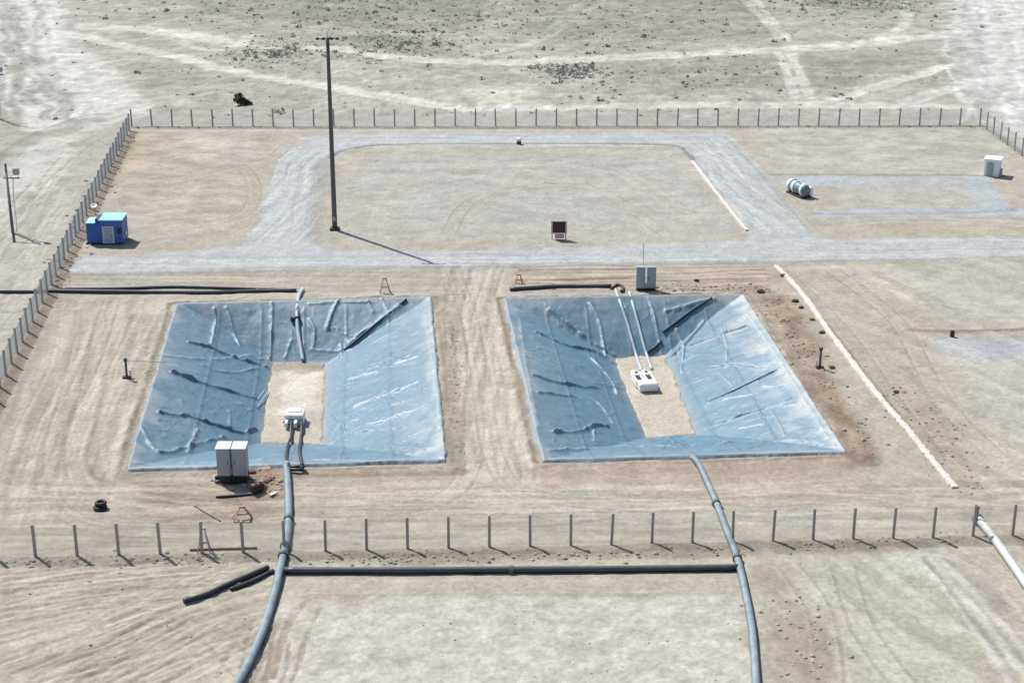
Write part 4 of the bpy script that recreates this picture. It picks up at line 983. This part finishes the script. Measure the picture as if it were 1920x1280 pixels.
def rock_mesh(r, seed, fl=.7):
    rnd = random.Random(seed); mb = MB(); n, k = 9, 6; prof = []
    vs = [(0, 0, -r * fl * .4)]
    for i in range(1, k):
        ph = math.pi * i / k - math.pi / 2
        for j in range(n):
            a = 2 * math.pi * j / n; q = r * rnd.uniform(.78, 1.2); vs.append((q * math.cos(ph) * math.cos(a) * 1.15, q * math.cos(ph) * math.sin(a), q * fl * math.sin(ph) + r * .3))
    vs.append((0, 0, r * fl * 1.05 + r * .3)); fs = []
    for j in range(n): fs.append((0, 1 + (j + 1) % n, 1 + j)); fs.append((len(vs) - 1, 1 + (k - 2) * n + j, 1 + (k - 2) * n + (j + 1) % n))
    for i in range(k - 2):
        for j in range(n): fs.append((1 + i * n + j, 1 + i * n + (j + 1) % n, 1 + (i + 1) * n + (j + 1) % n, 1 + (i + 1) * n + j))
    mb.add(vs, fs); return mb
rocks = [(1468, 518, .34, "dark boulder at the far end of the white kerb line"), (1491, 566, .42, "wide dark boulder left of the white kerb, second from its far end"), (1502, 577, .3, "small dark boulder just in front of the wide one by the white kerb"),
         (1523, 600, .3, "greyish boulder midway along the cluster beside the white kerb"), (1541, 624, .33, "dark boulder by the white kerb nearest the short post"), (1560, 690, .3, "dark boulder on the right of the short post by the right basin"),
         (1426, 549, .42, "long dark boulder near the far right corner of the right basin"), (1306, 527, .3, "dark boulder in the brown soil ridge right of the grey cabinets"), (1680, 735, .3, "brown boulder right of the middle of the white kerb"), (1342, 207, .35, "dark boulder outside the far fence on the right")]
for i, (px, py, r_, lab) in enumerate(rocks):
    x, y, z = G(px, py); o = rock_mesh(r_ * .85, i, .55).build("boulder", M['rock'], None, (x, y, z)); tag(o, lab, "boulder", "boulders round the right basin")

def bush(mb, c, r, n, h=.8, ls=.28, rnd=random):
    for i in range(n):
        while True:
            p = Vector((rnd.uniform(-1, 1), rnd.uniform(-1, 1), rnd.uniform(0, 1)))
            if p.length < 1: break
        q = Vector((c[0] + p.x * r, c[1] + p.y * r, c[2] + p.z * r * h)); a = Vector((rnd.gauss(0, 1), rnd.gauss(0, 1), rnd.gauss(0, 1))).normalized()
        b = a.cross(Vector((rnd.gauss(0, 1), rnd.gauss(0, 1), rnd.gauss(0, 1)))).normalized(); s = ls * rnd.uniform(.5, 1.2)
        k = len(mb.v); mb.v += [tuple(q - a * s), tuple(q + b * s * .5), tuple(q + a * s), tuple(q - b * s * .5)]; mb.f.append((k, k + 1, k + 2, k + 3))
x, y, z = G(453, 196)
t = thing("desert_bush", "lone dark green bush just outside the far fence on the left", "bush", (x, y, z))
rnd = random.Random(5); mb = MB()
bush(mb, (-.55, 0, .5), .75, 260, 1.9, .2, rnd); bush(mb, (.1, .1, .2), 1.0, 260, 1.0, .2, rnd); bush(mb, (1.0, -.1, .1), .7, 150, .9, .2, rnd); bush(mb, (-.1, 0, 1.2), .5, 80, 1.3, .18, rnd)
mb.build("foliage", M['leafd'], t)
mb = MB()
for a in ((-.5, 0, 1.7), (.2, .2, 1.0), (.9, -.1, .7)): mb.tube([(0, 0, -.1), (a[0] * .6, a[1] * .5, a[2] * .5), a], .06, 5, r2=.02)
mb.build("stem", M['wood'], t)
# countless low scrub over the desert, and clods on dug soil
rnd = random.Random(11); mb = MB(); cnt = 0
dens = [(P2(560, 10), 60, 12, 1.0), (P2(740, 85), 14, 5, .9), (P2(1070, 133), 6, 3, .8), (P2(1610, 0), 16, 8, .9), (P2(510, 98), 10, 4, .8), (P2(1200, 40), 35, 15, .45), (P2(1300, 140), 28, 8, .35), (P2(800, 30), 30, 10, .7), (P2(150, 220), 20, 8, .1)]
while cnt < 3900:
    if rnd.random() < .72:
        c, sx, sy, q = rnd.choice(dens); 
        if rnd.random() > q: continue
        xx, yy = rnd.gauss(c[0], sx * .5), rnd.gauss(c[1], sy * 1.6)
    else: yy = rnd.uniform(248, 560); xx = rnd.uniform(-.33, .33) * yy
    if yy < P2(900, 222)[1] or abs(xx) > .34 * yy: continue
    cc = C[min(np.searchsorted(ys, yy), len(ys) - 1), min(np.searchsorted(xs, xx), len(xs) - 1)]
    if cc.mean() > A(208, 207, 200).mean(): 
        if rnd.random() > .03: continue
    r_ = min(rnd.lognormvariate(-1.35, .45), .8); bush(mb, (xx, yy, gz(xx, yy) - .03), r_, 7 + int(r_ * 9), .7, .5 * r_ + .03, rnd); cnt += 1
tag(mb.build("desert_scrub", M['leaf']), "low grey green scrub dotted over the desert beyond the far fence", "scrub", kind='stuff')
rnd = random.Random(12); mb = MB()
def clods(pts, spread, n, r0, r1):
    pw = [P2(*p) for p in pts]
    for i in range(n):
        k = rnd.randrange(len(pw) - 1); f = rnd.random(); a, b = pw[k], pw[k + 1]
        xx = a[0] + (b[0] - a[0]) * f + rnd.gauss(0, spread); yy = a[1] + (b[1] - a[1]) * f + rnd.gauss(0, spread); r_ = rnd.uniform(r0, r1) * rnd.random() ** .7 + .03
        if any(float(sdist(np.array([xx]), np.array([yy]), p['rim'])[0]) > -.5 for p in PITS): continue
        q = rock_mesh(r_, rnd.randrange(9999), .7); zz = gz(xx, yy); mb.add([(v[0] + xx, v[1] + yy, v[2] + zz - r_ * .15) for v in q.v], q.f)
clods([(560, 1048), (900, 1047), (1380, 1035)], .45, 170, .05, .16); clods([(-20, 1056), (480, 1048)], .5, 110, .05, .16); clods([(1470, 1028), (1850, 1004)], .5, 70, .05, .14)
clods([(1430, 560), (1500, 640), (1560, 740), (1640, 860)], 1.1, 130, .05, .18); clods([(1660, 720), (1750, 800), (1830, 930)], 1.4, 90, .06, .18)
clods([(1490, 1120), (1520, 1280)], 1.4, 60, .05, .16); clods([(200, 1120), (420, 1280)], 4, 35, .04, .1); clods([(440, 880), (520, 920)], .9, 120, .06, .22); clods([(1240, 540), (1450, 540)], .6, 110, .05, .2)
clods([(235, 260), (100, 545)], 1.0, 160, .08, .25); clods([(850, 600), (860, 870)], .3, 70, .04, .12)
clods([(700, 1200), (1300, 1200)], 6, 40, .03, .08)
tag(mb.build("soil_clods", M['clod']), "loose clods and stones scattered over the dug soil", "soil clods", kind='stuff')

# ---------------------------------------------------------------- white kerb lines
def kerb(label, pts, wd, hgt, seed, group):
    pw = smooth_line([G(*p) for p in pts], 24); o = Vector(pw[0]); rnd = random.Random(seed); mb = MB(); prev = None; k = 0
    for i, p in enumerate(pw):
        p = Vector(p); d = (Vector(pw[min(i + 1, len(pw) - 1)]) - Vector(pw[max(i - 1, 0)])); d.z = 0; d.normalize(); s = Vector((d.y, -d.x, 0))
        w2 = wd / 2 * (1 + rnd.uniform(-.2, .2)); off = rnd.uniform(-.04, .04); hh = hgt * rnd.uniform(.8, 1.15)
        q = p - o
        for a, b in ((-1, -.1), (-.9, hh * .9), (0, hh), (.9, hh * .9), (1, -.1)): mb.v.append(tuple(q + s * (a * w2 + off) + Vector((0, 0, b))))
        if i:
            for j in range(4): mb.f.append((k - 5 + j, k - 4 + j, k + 1 + j, k + j))
        k += 5
    mb.f.append((0, 1, 2, 3, 4)); mb.f.append(tuple(k - 1 - j for j in range(5)))
    tag(mb.build("kerb", M['conc'], None, o), label, "kerb", group)
kerb("long rough white kerb line running diagonally past the right side of the right basin", [(1455, 500), (1500, 547), (1560, 630), (1640, 735), (1700, 805), (1750, 866), (1790, 916)], .58, .2, 1, "white kerb lines")
kerb("short white kerb line on the inner side of the right gravel road", [(1297, 303), (1330, 345), (1366, 392), (1400, 433)], .45, .2, 2, "white kerb lines")
